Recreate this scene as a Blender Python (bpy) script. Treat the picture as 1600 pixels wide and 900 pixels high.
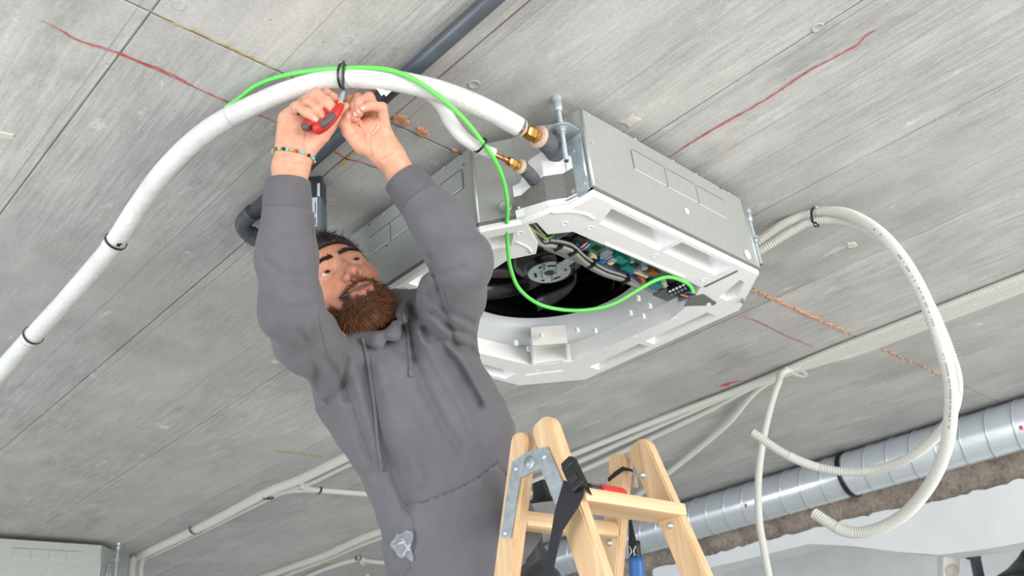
import bpy, bmesh, math, random
import numpy as np
from mathutils import Vector, Matrix, noise as mnoise
from mathutils.bvhtree import BVHTree

random.seed(7)
rng = np.random.default_rng(11)
for o in list(bpy.data.objects):
    bpy.data.objects.remove(o)
scene = bpy.context.scene
col = scene.collection

# ------------------------------------------------------------------ camera
# All building coordinates have their origin at the lens; x runs across the ceiling boards, y along them.
# At the very end everything is raised by EYE so that the floor is z = 0.
EYE = 1.55
FPX = 1396.36
CAM = np.array([[0.7228, -0.6840, -0.0978], [-0.2540, -0.3947, 0.8830], [0.6426, 0.6134, 0.4590]])
def _basis():
    y, p, r = 8.08327703e-01, 4.76706879e-01, -1.10226307e-01
    cy, sy, cp, sp, cr, sr = math.cos(y), math.sin(y), math.cos(p), math.sin(p), math.cos(r), math.sin(r)
    F = np.array([cp * sy, cp * cy, sp]); R0 = np.array([cy, -sy, 0]); U0 = np.cross(R0, F)
    return np.array([cr * R0 + sr * U0, -sr * R0 + cr * U0, F])
CAM = _basis()
cam_data = bpy.data.cameras.new('camera')
cam = bpy.data.objects.new('camera', cam_data)
col.objects.link(cam)
cam_data.sensor_width = 36.0
cam_data.lens = 36.0 * FPX / 1600.0
cam_data.clip_start = 0.02
cam_data.dof.use_dof = True
cam_data.dof.focus_distance = 1.75
cam_data.dof.aperture_fstop = 6.3
_m = Matrix.Identity(4)
for i in range(3):
    _m[i][0], _m[i][1], _m[i][2] = CAM[0][i], CAM[1][i], -CAM[2][i]
_m[2][3] = EYE
cam.matrix_world = _m
scene.camera = cam

# ------------------------------------------------------------------ world, lights, exposure
scene.view_settings.view_transform = 'Standard'
scene.view_settings.look = 'None'
scene.view_settings.exposure = 0.56
scene.view_settings.gamma = 1.0
scene.view_settings.use_curve_mapping = False
world = bpy.data.worlds.new('sky')
scene.world = world
world.use_nodes = True
bg = world.node_tree.nodes['Background']
bg.inputs['Color'].default_value = (0.90, 0.95, 1.0, 1)
bg.inputs['Strength'].default_value = 0.95
def area_light(name, loc, target, sx, sy, power, color):
    ld = bpy.data.lights.new(name, 'AREA'); ld.shape = 'RECTANGLE'; ld.size = sx; ld.size_y = sy
    ld.energy = power; ld.color = color
    o = bpy.data.objects.new(name, ld); col.objects.link(o)
    o.location = loc
    d = Vector(target) - Vector(loc)
    o.rotation_euler = d.to_track_quat('-Z', 'Y').to_euler()
    return o
# daylight through the shop front behind the camera, to the right
area_light('daylight_shop_front', (1.6, -3.6, 1.15), (1.8, 1.2, 2.2), 4.6, 2.0, 150, (1.0, 0.97, 0.93))
area_light('added_cool_side_light', (-3.3, 1.2, 1.2), (1.5, 2.2, 2.0), 2.6, 1.8, 72, (0.90, 0.96, 1.0))  # added lamp, cools and brightens the left side; no window stands there

# ------------------------------------------------------------------ pixel -> place
def ray(px, py):
    return CAM.T @ np.array([(px - 800) / FPX, -(py - 450) / FPX, 1.0])
def PD(px, py, d):            # at a given distance along the view axis
    return Vector(ray(px, py) * d)
def PZ(px, py, z):            # on the horizontal plane z
    r = ray(px, py); return Vector(r * (z / r[2]))
def PX(px, py, x):            # on the plane x = const
    r = ray(px, py); return Vector(r * (x / r[0]))
def PY(px, py, y):
    r = ray(px, py); return Vector(r * (y / r[1]))
IR, IU, IF = Vector(CAM[0]), Vector(CAM[1]), Vector(CAM[2])

# ------------------------------------------------------------------ objects
def link(name, me, mat=None, parent=None):
    o = bpy.data.objects.new(name, me); col.objects.link(o)
    if mat is not None and len(me.materials) == 0:
        for m in (mat if isinstance(mat, (list, tuple)) else [mat]): me.materials.append(m)
    if parent is not None: o.parent = parent
    return o
def tag(o, label=None, cat=None, group=None, kind=None):
    if label: o['label'] = label
    if cat: o['category'] = cat
    if group: o['group'] = group
    if kind: o['kind'] = kind
    return o
def thing(name, label, cat, group=None):
    o = bpy.data.objects.new(name, None); col.objects.link(o); o.empty_display_size = .05
    return tag(o, label, cat, group)
def me_from(bm, smooth=False):
    me = bpy.data.meshes.new('mesh'); bm.normal_update(); bm.to_mesh(me); bm.free()
    if smooth:
        for p in me.polygons: p.use_smooth = True
    return me
def me_data(verts, faces, smooth=False):
    me = bpy.data.meshes.new('mesh'); me.from_pydata([tuple(v) for v in verts], [], faces); me.update()
    if smooth:
        me.polygons.foreach_set('use_smooth', [True] * len(me.polygons))
    return me
def frame(d, up=(0, 0, 1)):
    d = Vector(d).normalized(); u = Vector(up)
    if abs(d.dot(u.normalized())) > .97: u = Vector((1, 0, 0)) if abs(d.x) < .9 else Vector((0, 1, 0))
    s = d.cross(u).normalized(); return s, s.cross(d).normalized(), d
def bm_box(bm, c, size, ax=None, bevel=0.0):
    """box with centre c, sizes along the three axes ax"""
    ax = ax or (Vector((1, 0, 0)), Vector((0, 1, 0)), Vector((0, 0, 1)))
    c = Vector(c); vs = []
    for i in (-.5, .5):
        for j in (-.5, .5):
            for k in (-.5, .5):
                vs.append(bm.verts.new(c + ax[0] * size[0] * i + ax[1] * size[1] * j + ax[2] * size[2] * k))
    F = [(0, 1, 3, 2), (4, 6, 7, 5), (0, 4, 5, 1), (2, 3, 7, 6), (0, 2, 6, 4), (1, 5, 7, 3)]
    fs = [bm.faces.new([vs[i] for i in f]) for f in F]
    bmesh.ops.recalc_face_normals(bm, faces=fs)
    if bevel > 0:
        es = list({e for f in fs for e in f.edges})
        bmesh.ops.bevel(bm, geom=es, offset=bevel, segments=2, affect='EDGES', profile=.6)
    return bm
def box(name, c, size, mat, parent=None, ax=None, bevel=0.0):
    bm = bmesh.new(); bm_box(bm, c, size, ax, bevel); return link(name, me_from(bm), mat, parent)
def bm_cyl(bm, a, b, r0, r1=None, n=16, caps=True):
    r1 = r0 if r1 is None else r1
    a, b = Vector(a), Vector(b); s, u, d = frame(b - a)
    A = [bm.verts.new(a + (s * math.cos(t) + u * math.sin(t)) * r0) for t in [2 * math.pi * i / n for i in range(n)]]
    B = [bm.verts.new(b + (s * math.cos(t) + u * math.sin(t)) * r1) for t in [2 * math.pi * i / n for i in range(n)]]
    fs = [bm.faces.new((A[i], A[(i + 1) % n], B[(i + 1) % n], B[i])) for i in range(n)]
    if caps: fs += [bm.faces.new(A[::-1]), bm.faces.new(B)]
    bmesh.ops.recalc_face_normals(bm, faces=fs)
    return fs
def cyl(name, a, b, r, mat, parent=None, r1=None, n=16, smooth=False):
    bm = bmesh.new(); bm_cyl(bm, a, b, r, r1, n); return link(name, me_from(bm, smooth), mat, parent)
def spline(pts, step):
    """Catmull-Rom through the points (any dimension), resampled evenly"""
    P = [np.array(p, float) for p in pts]
    P = [2 * P[0] - P[1]] + P + [2 * P[-1] - P[-2]]
    out = []
    for i in range(1, len(P) - 2):
        p0, p1, p2, p3 = P[i - 1:i + 3]
        for k in range(24):
            t = k / 24
            out.append(.5 * ((2 * p1) + (-p0 + p2) * t + (2 * p0 - 5 * p1 + 4 * p2 - p3) * t * t + (-p0 + 3 * p1 - 3 * p2 + p3) * t ** 3))
    out.append(P[-2])
    out = np.array(out)
    L = np.concatenate([[0], np.cumsum(np.linalg.norm(np.diff(out[:, :3], axis=0), axis=1))])
    n = max(2, int(L[-1] / step) + 1)
    s = np.linspace(0, L[-1], n)
    return np.stack([np.interp(s, L, out[:, i]) for i in range(out.shape[1])], 1), L[-1]
def sweep(path, radius, n=12, flat=1.0, up=(0, 0, 1), caps=True, smooth=True):
    """tube along a path of points; radius is a number or a list; flat squeezes the section"""
    path = np.asarray(path, float)[:, :3]; m = len(path)
    rad = np.full(m, radius) if np.isscalar(radius) else np.asarray(radius)
    T = np.gradient(path, axis=0); T /= np.linalg.norm(T, axis=1)[:, None] + 1e-12
    s0, u0, _ = frame(T[0], up); N = np.array(s0)
    ring = np.linspace(0, 2 * np.pi, n, endpoint=False)
    verts = np.zeros((m, n, 3))
    for i in range(m):
        N = N - T[i] * N.dot(T[i]); N /= np.linalg.norm(N)
        B = np.cross(T[i], N)
        verts[i] = path[i] + rad[i] * (np.cos(ring)[:, None] * N + flat * np.sin(ring)[:, None] * B)
    V = verts.reshape(-1, 3)
    idx = np.arange(m * n).reshape(m, n)
    a = idx[:-1]; b = idx[1:]
    Q = np.stack([a, np.roll(a, -1, 1), np.roll(b, -1, 1), b], -1).reshape(-1, 4)
    faces = Q.tolist()
    if caps: faces += [idx[0][::-1].tolist(), idx[-1].tolist()]
    return me_data(V, faces, smooth)
def tube(name, pts, radius, mat, parent=None, step=.01, n=12, **k):
    p, L = spline(pts, step)
    return link(name, sweep(p, radius, n, **k), mat, parent)
def lathe(name, a, axis, prof, mat, parent=None, n=32, smooth=True, closed=False):
    """profile of (radius, along axis) turned about the axis from a"""
    a = Vector(a); s, u, d = frame(axis)
    V = []
    for r, h in prof:
        for i in range(n):
            t = 2 * math.pi * i / n
            V.append(a + d * h + (s * math.cos(t) + u * math.sin(t)) * r)
    F = []
    for k in range(len(prof) - 1 if not closed else len(prof)):
        k2 = (k + 1) % len(prof)
        for i in range(n):
            F.append((k * n + i, k * n + (i + 1) % n, k2 * n + (i + 1) % n, k2 * n + i))
    me = me_data(V, F, smooth)
    bm = bmesh.new(); bm.from_mesh(me); bmesh.ops.recalc_face_normals(bm, faces=bm.faces[:]); bm.to_mesh(me); bm.free()
    return link(name, me, mat, parent)
def bm_hex(bm, a, b, r): return bm_cyl(bm, a, b, r, None, 6)
def bm_prism(bm, poly, z0, z1):
    A = [bm.verts.new((p[0], p[1], z0)) for p in poly]; B = [bm.verts.new((p[0], p[1], z1)) for p in poly]
    n = len(poly)
    fs = [bm.faces.new((A[i], A[(i + 1) % n], B[(i + 1) % n], B[i])) for i in range(n)] + [bm.faces.new(A[::-1]), bm.faces.new(B)]
    bmesh.ops.recalc_face_normals(bm, faces=fs); return fs
def prism_on(name, poly3, thick, mat, parent=None, direction=None, bevel=0):
    """flat polygon of 3D points given a thickness along its normal (or direction)"""
    pts = [Vector(p) for p in poly3]
    if direction is None:
        direction = (pts[1] - pts[0]).cross(pts[2] - pts[0]).normalized()
    d = Vector(direction).normalized() * thick
    bm = bmesh.new(); A = [bm.verts.new(p) for p in pts]; B = [bm.verts.new(p + d) for p in pts]; n = len(pts)
    fs = [bm.faces.new((A[i], A[(i + 1) % n], B[(i + 1) % n], B[i])) for i in range(n)] + [bm.faces.new(A[::-1]), bm.faces.new(B)]
    bmesh.ops.recalc_face_normals(bm, faces=fs)
    if bevel: bmesh.ops.bevel(bm, geom=bm.edges[:], offset=bevel, segments=2, affect='EDGES')
    return link(name, me_from(bm), mat, parent)

# ------------------------------------------------------------------ materials
def srgb(r, g, b):
    f = lambda c: (c / 255 / 12.92) if c / 255 <= .04045 else ((c / 255 + .055) / 1.055) ** 2.4
    return (f(r), f(g), f(b), 1)
class NT:
    def __init__(s, name):
        s.m = bpy.data.materials.new(name); s.m.use_nodes = True; s.t = s.m.node_tree
        s.b = s.t.nodes['Principled BSDF']
    def n(s, typ, **k):
        x = s.t.nodes.new(typ)
        for a, v in k.items(): setattr(x, a, v)
        return x
    def l(s, a, b): s.t.links.new(a, b)
    def noise(s, vec, scale, detail=4, rough=.55):
        x = s.n('ShaderNodeTexNoise'); x.inputs['Scale'].default_value = scale
        x.inputs['Detail'].default_value = detail; x.inputs['Roughness'].default_value = rough
        if vec is not None: s.l(vec, x.inputs['Vector'])
        return x.outputs['Fac']
    def mapping(s, vec, scale, rot=(0, 0, 0)):
        x = s.n('ShaderNodeMapping'); x.inputs['Scale'].default_value = scale; x.inputs['Rotation'].default_value = rot
        s.l(vec, x.inputs['Vector']); return x.outputs['Vector']
    def ramp(s, fac, stops):
        x = s.n('ShaderNodeValToRGB'); e = x.color_ramp.elements
        while len(e) < len(stops): e.new(.5)
        for i, (p, c) in enumerate(stops): e[i].position = p; e[i].color = c
        s.l(fac, x.inputs['Fac']); return x.outputs['Color']
    def mix(s, fac, a, b, mode='MIX'):
        x = s.n('ShaderNodeMix', data_type='RGBA', blend_type=mode)
        for i, v in ((0, fac), (6, a), (7, b)):
            if hasattr(v, 'node'): s.l(v, x.inputs[i])
            else: x.inputs[i].default_value = v
        return x.outputs[2]
    def math(s, op, a, b=0.0):
        x = s.n('ShaderNodeMath', operation=op)
        for i, v in ((0, a), (1, b)):
            if hasattr(v, 'node'): s.l(v, x.inputs[i])
            else: x.inputs[i].default_value = v
        return x.outputs[0]
    def bump(s, h, strength=.3, dist=.01):
        x = s.n('ShaderNodeBump'); x.inputs['Strength'].default_value = strength; x.inputs['Distance'].default_value = dist
        s.l(h, x.inputs['Height']); s.l(x.outputs['Normal'], s.b.inputs['Normal'])
    def pos(s): return s.n('ShaderNodeNewGeometry').outputs['Position']
    def obj(s): return s.n('ShaderNodeTexCoord').outputs['Object']
    def set(s, **k):
        for a, v in k.items():
            i = s.b.inputs[a.replace('_', ' ')]
            if hasattr(v, 'node'): s.l(v, i)
            else: i.default_value = v
        return s
BLK, WHT = (0, 0, 0, 1), (1, 1, 1, 1)
def plain(name, c, rough=.5, metal=0.0, var=0.0, scale=30, bump=0.0, bscale=200, **k):
    t = NT(name); t.set(Roughness=rough, Metallic=metal, **k)
    v = t.obj()
    if var > 0:
        f = t.noise(v, scale, 5)
        lo = tuple(x * (1 - var) for x in c[:3]) + (1,); hi = tuple(min(1, x * (1 + var)) for x in c[:3]) + (1,)
        t.set(Base_Color=t.ramp(f, [(.3, lo), (.7, hi)]))
    else: t.set(Base_Color=c)
    if bump > 0: t.bump(t.noise(v, bscale, 4), bump, .002)
    return t.m
M = {}
def concrete(name, tint=(1, 1, 1), rough=.66):
    t = NT(name); p = t.pos()
    big = t.noise(p, 1.3, 5, .6)
    mid = t.noise(t.mapping(p, (6, 3.0, 5)), 1.0, 7, .68)
    blot = t.noise(t.mapping(p, (3.2, 2.0, 2)), 1.0, 3, .5)
    grain = t.noise(t.mapping(p, (120, 7.0, 30)), 1.0, 5, .7)
    gmask = t.ramp(t.noise(t.mapping(p, (2.5, 1.4, 1)), 1.0, 4), [(.36, BLK), (.58, WHT)])
    fine = t.noise(p, 190, 3)
    rnd = t.n('ShaderNodeObjectInfo').outputs['Random']
    k = lambda a: tuple(x * y for x, y in zip(a, tint)) + (1,)
    c = t.ramp(big, [(.30, k((.42, .417, .410))), (.70, k((.55, .542, .527)))])
    c = t.mix(.55, c, t.ramp(mid, [(.30, k((.29, .288, .284))), (.5, k((.49, .485, .474))), (.70, k((.69, .68, .66)))]))
    c = t.mix(t.ramp(blot, [(.52, BLK), (.62, (.42,) * 3 + (1,))]), c, k((.32, .312, .298)))
    c = t.mix(t.math('MULTIPLY', gmask, .37), c, t.ramp(grain, [(.36, k((.22, .218, .214))), (.64, k((.70, .692, .675)))]))
    c = t.mix(.12, c, t.ramp(fine, [(.35, k((.25, .245, .24))), (.65, k((.8, .79, .77)))]))
    c = t.mix(1.0, c, t.ramp(rnd, [(0, (.93, .93, .93, 1)), (1, (1.05, 1.045, 1.03, 1))]), 'MULTIPLY')
    # dark stains, pale scuffs, small rust-yellow specks, pin holes
    st = t.noise(t.mapping(p, (4.4, 1.7, 1)), 1.0, 7, .72)
    c = t.mix(t.ramp(st, [(.57, BLK), (.72, (.62,) * 3 + (1,))]), c, k((.235, .23, .22)))
    sc = t.noise(t.mapping(p, (18, 7, 9)), 1.0, 5, .7)
    c = t.mix(t.ramp(sc, [(.63, BLK), (.73, (.6,) * 3 + (1,))]), c, k((.78, .77, .745)))
    ye = t.noise(t.mapping(p, (26, 8, 9)), 1.0, 3, .6)
    c = t.mix(t.ramp(ye, [(.725, BLK), (.78, (.5,) * 3 + (1,))]), c, (.56, .40, .20, 1))
    vo = t.n('ShaderNodeTexVoronoi'); vo.inputs['Scale'].default_value = 26; t.l(p, vo.inputs['Vector'])
    pit = t.ramp(t.math('ADD', vo.outputs['Distance'], t.math('MULTIPLY', t.noise(p, 3, 2), .16)), [(.10, WHT), (.135, BLK)])
    c = t.mix(t.math('MULTIPLY', pit, .55), c, k((.2, .19, .18)))
    # form-board edges: fine lines running with the boards
    wv = t.n('ShaderNodeTexVoronoi', feature='DISTANCE_TO_EDGE', voronoi_dimensions='1D')
    sx = t.n('ShaderNodeSeparateXYZ'); t.l(p, sx.inputs[0])
    wob = t.math('ADD', sx.outputs[0], t.math('MULTIPLY', t.noise(p, 1.5, 2), .006))
    t.l(t.math('MULTIPLY', wob, 5.0), wv.inputs['W']) ; wv.inputs['Scale'].default_value = 1.0
    line = t.ramp(wv.outputs['Distance'], [(0.0, WHT), (.018, BLK)])
    c = t.mix(t.math('MULTIPLY', line, t.math('MULTIPLY', mid, .7)), c, k((.24, .235, .225)))
    t.set(Base_Color=c, Roughness=t.ramp(mid, [(.3, (rough - .2,) * 3 + (1,)), (.7, (rough + .12,) * 3 + (1,))]))
    h = t.math('ADD', t.math('MULTIPLY', t.math('MULTIPLY', grain, gmask), .5), t.math('ADD', t.math('MULTIPLY', fine, .35), t.math('MULTIPLY', t.math('ADD', line, pit), -.5)))
    t.bump(h, .35, .004)
    return t.m
M['concrete'] = concrete('board marked concrete')
def rubble():
    t = NT('broken concrete'); p = t.pos()
    a = t.noise(p, 14, 8, .7); b = t.noise(p, 60, 5, .7)
    c = t.ramp(a, [(.3, srgb(110, 98, 88)), (.5, srgb(164, 150, 136)), (.7, srgb(196, 182, 168))])
    c = t.mix(.4, c, t.ramp(b, [(.35, srgb(104, 92, 82)), (.65, srgb(200, 188, 176))]))
    t.set(Base_Color=c, Roughness=.9); t.bump(t.math('ADD', a, t.math('MULTIPLY', b, .4)), .9, .02); return t.m
M['rubble'] = rubble()
M['plaster'] = plain('white plaster', srgb(225, 228, 230), .85, 0, .05, 5, .15, 60)
M['floor'] = plain('screed floor', srgb(208, 206, 200), .8, 0, .1, 4, .2, 50)
def steel(name, c, rough, aniso=.0, var=.08):
    t = NT(name); v = t.pos()
    f = t.noise(v, 45, 5, .7)
    g = t.noise(t.mapping(v, (300, 20, 20)), 1, 2)
    lo = tuple(x * (1 - var) for x in c[:3]) + (1,); hi = tuple(min(1, x * (1 + var)) for x in c[:3]) + (1,)
    t.set(Base_Color=t.ramp(f, [(.35, lo), (.65, hi)]), Metallic=.5, Roughness=t.ramp(g, [(.3, (rough - .05,) * 3 + (1,)), (.7, (rough + .06,) * 3 + (1,))]))
    return t.m
M['galv'] = steel('galvanised sheet', srgb(186, 190, 186), .42, var=.035)
M['galv_side'] = M['galv']
M['duct'] = steel('bright galvanised duct', srgb(200, 208, 214), .2, var=.02)
M['zinc'] = steel('zinc plated steel', srgb(190, 200, 206), .3)
M['zinc_dark'] = steel('dull zinc plate', srgb(150, 160, 164), .45)
M['darkmetal'] = plain('dark grey metal', srgb(70, 78, 84), .45, .4, .08)
M['foam'] = plain('white polystyrene', srgb(238, 238, 238), .75, 0, .02, 60, .12, 400)
M['plastic_white'] = plain('white plastic', srgb(236, 235, 230), .4)
M['plastic_grey'] = plain('pale grey plastic', srgb(205, 210, 213), .35)
M['felt'] = plain('grey felt', srgb(116, 114, 111), .95, 0, .25, 350, .3, 500)
M['black'] = plain('black plastic', srgb(22, 23, 25), .35)
M['fan'] = plain('glossy black fan plastic', srgb(14, 14, 16), .18)
M['rubber'] = plain('grey insulation foam', srgb(92, 95, 101), .8, 0, .15, 80, .4, 120)
M['brass'] = plain('brass', srgb(206, 160, 84), .26, .95, .08, 90)
M['copper'] = plain('copper', srgb(206, 128, 92), .3, .95, .12, 60)
M['washer'] = plain('buff washer', srgb(196, 172, 152), .8, 0, .08)
M['green'] = plain('green cable sheath', srgb(104, 214, 92), .42, 0, .03)
def wrap():
    t = NT('white pipe insulation wrap'); v = t.pos()
    f = t.noise(v, 9, 4)
    uv = t.noise(v, 420, 3, .7)
    t.set(Base_Color=t.ramp(f, [(.3, srgb(208, 208, 207)), (.7, srgb(226, 226, 224))]), Roughness=.62)
    t.bump(t.math('ADD', t.math('MULTIPLY', uv, .5), t.noise(v, 60, 3)), .8, .004); return t.m
M['wrap'] = wrap()
M['conduit'] = plain('pale grey conduit', srgb(206, 206, 199), .45, 0, .03, 10)
M['pvc'] = plain('dark grey pvc', srgb(72, 78, 86), .35, 0, .1, 20)
M['boxgrey'] = plain('blue grey sheet', srgb(120, 132, 140), .5, .45, .06, 14)
M['label'] = plain('silver label', srgb(196, 200, 206), .5)
M['ink'] = plain('black ink', srgb(40, 40, 44), .7)
M['print'] = plain('grey print', srgb(120, 120, 118), .7)
M['red'] = plain('red plastic', srgb(206, 44, 40), .35)
M['orange'] = plain('orange filler', srgb(204, 150, 118), .9, 0, .15, 60, .6, 90)
M['chalk'] = plain('red chalk', srgb(188, 84, 82), .95, 0, .3, 120)
M['pink'] = plain('red paint mark', srgb(214, 84, 98), .9, 0, .2, 60)
M['patch'] = plain('pale filler', srgb(205, 200, 190), .9, 0, .06, 60, .3, 90)
M['yellowmark'] = plain('yellow mark', srgb(190, 164, 104), .9, 0, .3, 120)
def wood():
    t = NT('pale pine'); v = t.obj()
    g = t.noise(t.mapping(v, (60, 60, 2.5)), 1.0, 4, .6)
    w = t.n('ShaderNodeTexWave', wave_type='BANDS', bands_direction='X')
    t.l(t.mapping(v, (1, 1, .04)), w.inputs['Vector'])
    w.inputs['Scale'].default_value = 42; w.inputs['Distortion'].default_value = 5; w.inputs['Detail'].default_value = 2; w.inputs['Detail Scale'].default_value = .8
    c = t.ramp(g, [(.3, srgb(204, 168, 124)), (.7, srgb(230, 202, 164))])
    c = t.mix(t.math('MULTIPLY', w.outputs['Fac'], .38), c, srgb(196, 150, 104))
    t.set(Base_Color=c, Roughness=.55); t.bump(g, .12, .002); return t.m
M['wood'] = wood()
M['webbing'] = plain('black webbing', srgb(36, 36, 40), .75, 0, .2, 300, .4, 700)
M['blue'] = plain('blue plastic', srgb(38, 96, 168), .4)

# ================================================================== THE SETTING
HC = 1.19                                    # underside of the ceiling above the lens
def structure(name, me, mat, label=None, cat=None):
    o = link(name, me, mat); o['kind'] = 'structure'
    if label: o['label'] = label
    if cat: o['category'] = cat
    return o
bm = bmesh.new(); bm_box(bm, (1.65, 4.0, HC + .1055), (5.7, 13.0, .2))
ceiling = structure('ceiling', me_from(bm), M['concrete'], 'grey board-marked raw concrete ceiling slab overhead', 'ceiling')
PXW, PYL, X0, Y0 = .5035, 1.98, .42, 1.187   # form panels half a metre by two metres
bm = bmesh.new(); bm_box(bm, (0, 0, .006), (PXW - .0042, PYL - .0048, .012), bevel=.0014)
panel_me = me_from(bm); panel_me.materials.append(M['concrete'])
for i in range(-4, 8):
    for j in range(-1, 5):
        p = bpy.data.objects.new('formwork_panel', panel_me); col.objects.link(p); p.parent = ceiling
        p.location = (X0 + (i + .5) * PXW, Y0 + (j + .5) * PYL, HC + random.uniform(-.0012, .0012))
def mark(name, pts, width, mat, jitter=.002, thick=.0007, step=.01, taper=True):
    p, L = spline([PZ(a, b, HC - .0015) for a, b in pts], step)
    n = len(p); V = []; F = []
    for i in range(n):
        t = p[min(i + 1, n - 1)] - p[max(i - 1, 0)]; s = np.array([-t[1], t[0], 0]); s /= np.linalg.norm(s)
        w = width * .5 * (.5 + rng.random()) * (min(1, .3 + 6 * min(i, n - 1 - i) / n) if taper else 1)
        c = p[i] + s * rng.normal() * jitter
        for k in (-1, 1):
            V.append(c + s * w * k); V.append(c + s * w * k - np.array([0, 0, thick]))
    for i in range(n - 1):
        a, b = i * 4, i * 4 + 4
        F += [(a + 1, b + 1, b + 3, a + 3), (a, a + 2, b + 2, b), (a, b, b + 1, a + 1), (a + 2, a + 3, b + 3, b + 2)]
    o = link(name, me_data(V, F), mat, ceiling); return o
mark('chalk_line', [(65, 32), (92, 46), (120, 62), (180, 82), (240, 107), (300, 134), (360, 161), (435, 192)], .0024, M['chalk'], .0008)
mark('chalk_line', [(182, 80), (215, 95), (262, 112), (300, 134)], .0022, M['chalk'], .0012)
mark('chalk_line', [(512, 231), (540, 247), (560, 252), (575, 258), (600, 266)], .0024, M['chalk'], .0008)
mark('chalk_line', [(1046, 245), (1110, 205), (1165, 174), (1210, 147), (1262, 112), (1300, 92), (1340, 70), (1352, 56), (1369, 47)], .0034, M['chalk'], .0008)
mark('chalk_line', [(1160, 494), (1190, 505), (1225, 523), (1272, 542)], .0026, M['chalk'], .0008)
mark('paint_mark', [(1126, 604), (1140, 599), (1156, 595)], .02, M['pink'], .003)
mark('yellow_mark', [(530, 260), (540, 250), (556, 237)], .009, M['yellowmark'], .001)
mark('yellow_mark', [(430, 705), (470, 709), (505, 715)], .012, M['yellowmark'], .004)
mark('yellow_mark', [(484, 884), (500, 881), (520, 883)], .03, M['yellowmark'], .006)
mark('yellow_mark', [(250, 27), (300, 47), (350, 70), (430, 107)], .0022, M['yellowmark'], .002)
def patch(name, px, py, r, mat, asp=1.6, thick=.006, seed=0):
    R = random.Random(seed); c = PZ(px, py, HC - .001); n = 14
    pts = [(c.x + r * asp * math.cos(t) * R.uniform(.6, 1.15), c.y + r * math.sin(t) * R.uniform(.6, 1.15)) for t in [2 * math.pi * k / n for k in range(n)]]
    bm = bmesh.new(); bm_prism(bm, pts, HC - .001 - thick, HC + .0005)
    for v in bm.verts:
        if v.co.z < HC - .002: v.co.x += (c.x - v.co.x) * .25; v.co.y += (c.y - v.co.y) * .25; v.co.z += R.uniform(0, thick * .5)
    return link(name, me_from(bm), mat, ceiling)
for k, (x, y, r) in enumerate([(622, 187, .013), (634, 192, .011), (628, 184, .010), (661, 208, .014), (656, 203, .010), (711, 235, .007)]):
    patch('filler_patch', x, y, r, M['orange'], 1.25, .005, k)
R1 = random.Random(3)
for (xa_, ya_, xb_, yb_, cnt) in ((1178, 454, 1232, 478, 9), (1232, 478, 1332, 524, 16), (1378, 545, 1478, 591, 13)):
    for k in range(cnt):
        f_ = (k + R1.uniform(.1, .9)) / cnt
        patch('filler_patch', xa_ + (xb_ - xa_) * f_, ya_ + (yb_ - ya_) * f_ + R1.uniform(-1, 1), R1.uniform(.004, .0085) * (1.35 if 1232 <= xa_ < 1300 and f_ < .3 else 1), M['orange'], R1.uniform(1.6, 3.2), .003, 100 + k)
bm = bmesh.new(); c = PZ(985, 188, HC)
bm_prism(bm, [(c.x + a, c.y + b) for a, b in ((-.016, -.018), (.0, -.013), (.017, -.017), (.014, .002), (.018, .017), (-.002, .013), (-.017, .018), (-.013, 0))], HC - .002, HC)
link('filler_patch', me_from(bm), M['patch'], ceiling)
for k, (x, y, r) in enumerate([(258, 668, .02), (430, 566, .012), (1330, 384, .02), (1528, 508, .018), (8, 212, .018)]):
    patch('filler_patch', x, y, r, M['patch'], 1.3, .0015, 40 + k)
# round tie-hole plugs cast into the boards
for x, y in ((741, 132), (519, 316), (280, 8), (1278, 43), (515, 112), (540, 62)):
    c = PZ(x, y, HC)
    lathe('tie_hole_plug', c, (0, 0, -1), [(.0001, .0004), (.009, .0004), (.0105, .0014), (.012, .0014), (.0125, -.001)], M['concrete'], ceiling, 20)

# floor, walls (the shop front behind the camera is open)
bm = bmesh.new(); bm_box(bm, (2.0, 3.5, -EYE - .05), (12.4, 15.0, .1))
structure('floor', me_from(bm), M['floor'], 'pale grey screed floor of the unfinished room', 'floor')
bm = bmesh.new(); bm_box(bm, (1.65, 10.45, -.15), (5.7, .1, 2.8))
structure('wall_left', me_from(bm), M['plaster'], 'white plastered end wall of the room', 'wall')
# rough broken edge of the downstand beam behind the duct
def rough_wall(x, y0, y1, z0, z1, amp, step):
    ny, nz = int((y1 - y0) / step), int((z1 - z0) / step)
    V = []; F = []
    for j in range(nz + 1):
        for i in range(ny + 1):
            y = y0 + (y1 - y0) * i / ny; z = z0 + (z1 - z0) * j / nz
            d = amp * (mnoise.fractal(Vector((y * 6, z * 6, 1)), .9, 2.1, 5))
            V.append((x - d, y, z))
    for j in range(nz):
        for i in range(ny):
            a = j * (ny + 1) + i; F.append((a, a + ny + 1, a + ny + 2, a + 1))
    return me_data(V, F, True)
tr = structure('trim_1', rough_wall(4.56, -1.5, 9.5, .862, 1.2, .022, .025), M['rubble'], 'brown broken concrete band under the round duct', 'beam')
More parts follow.
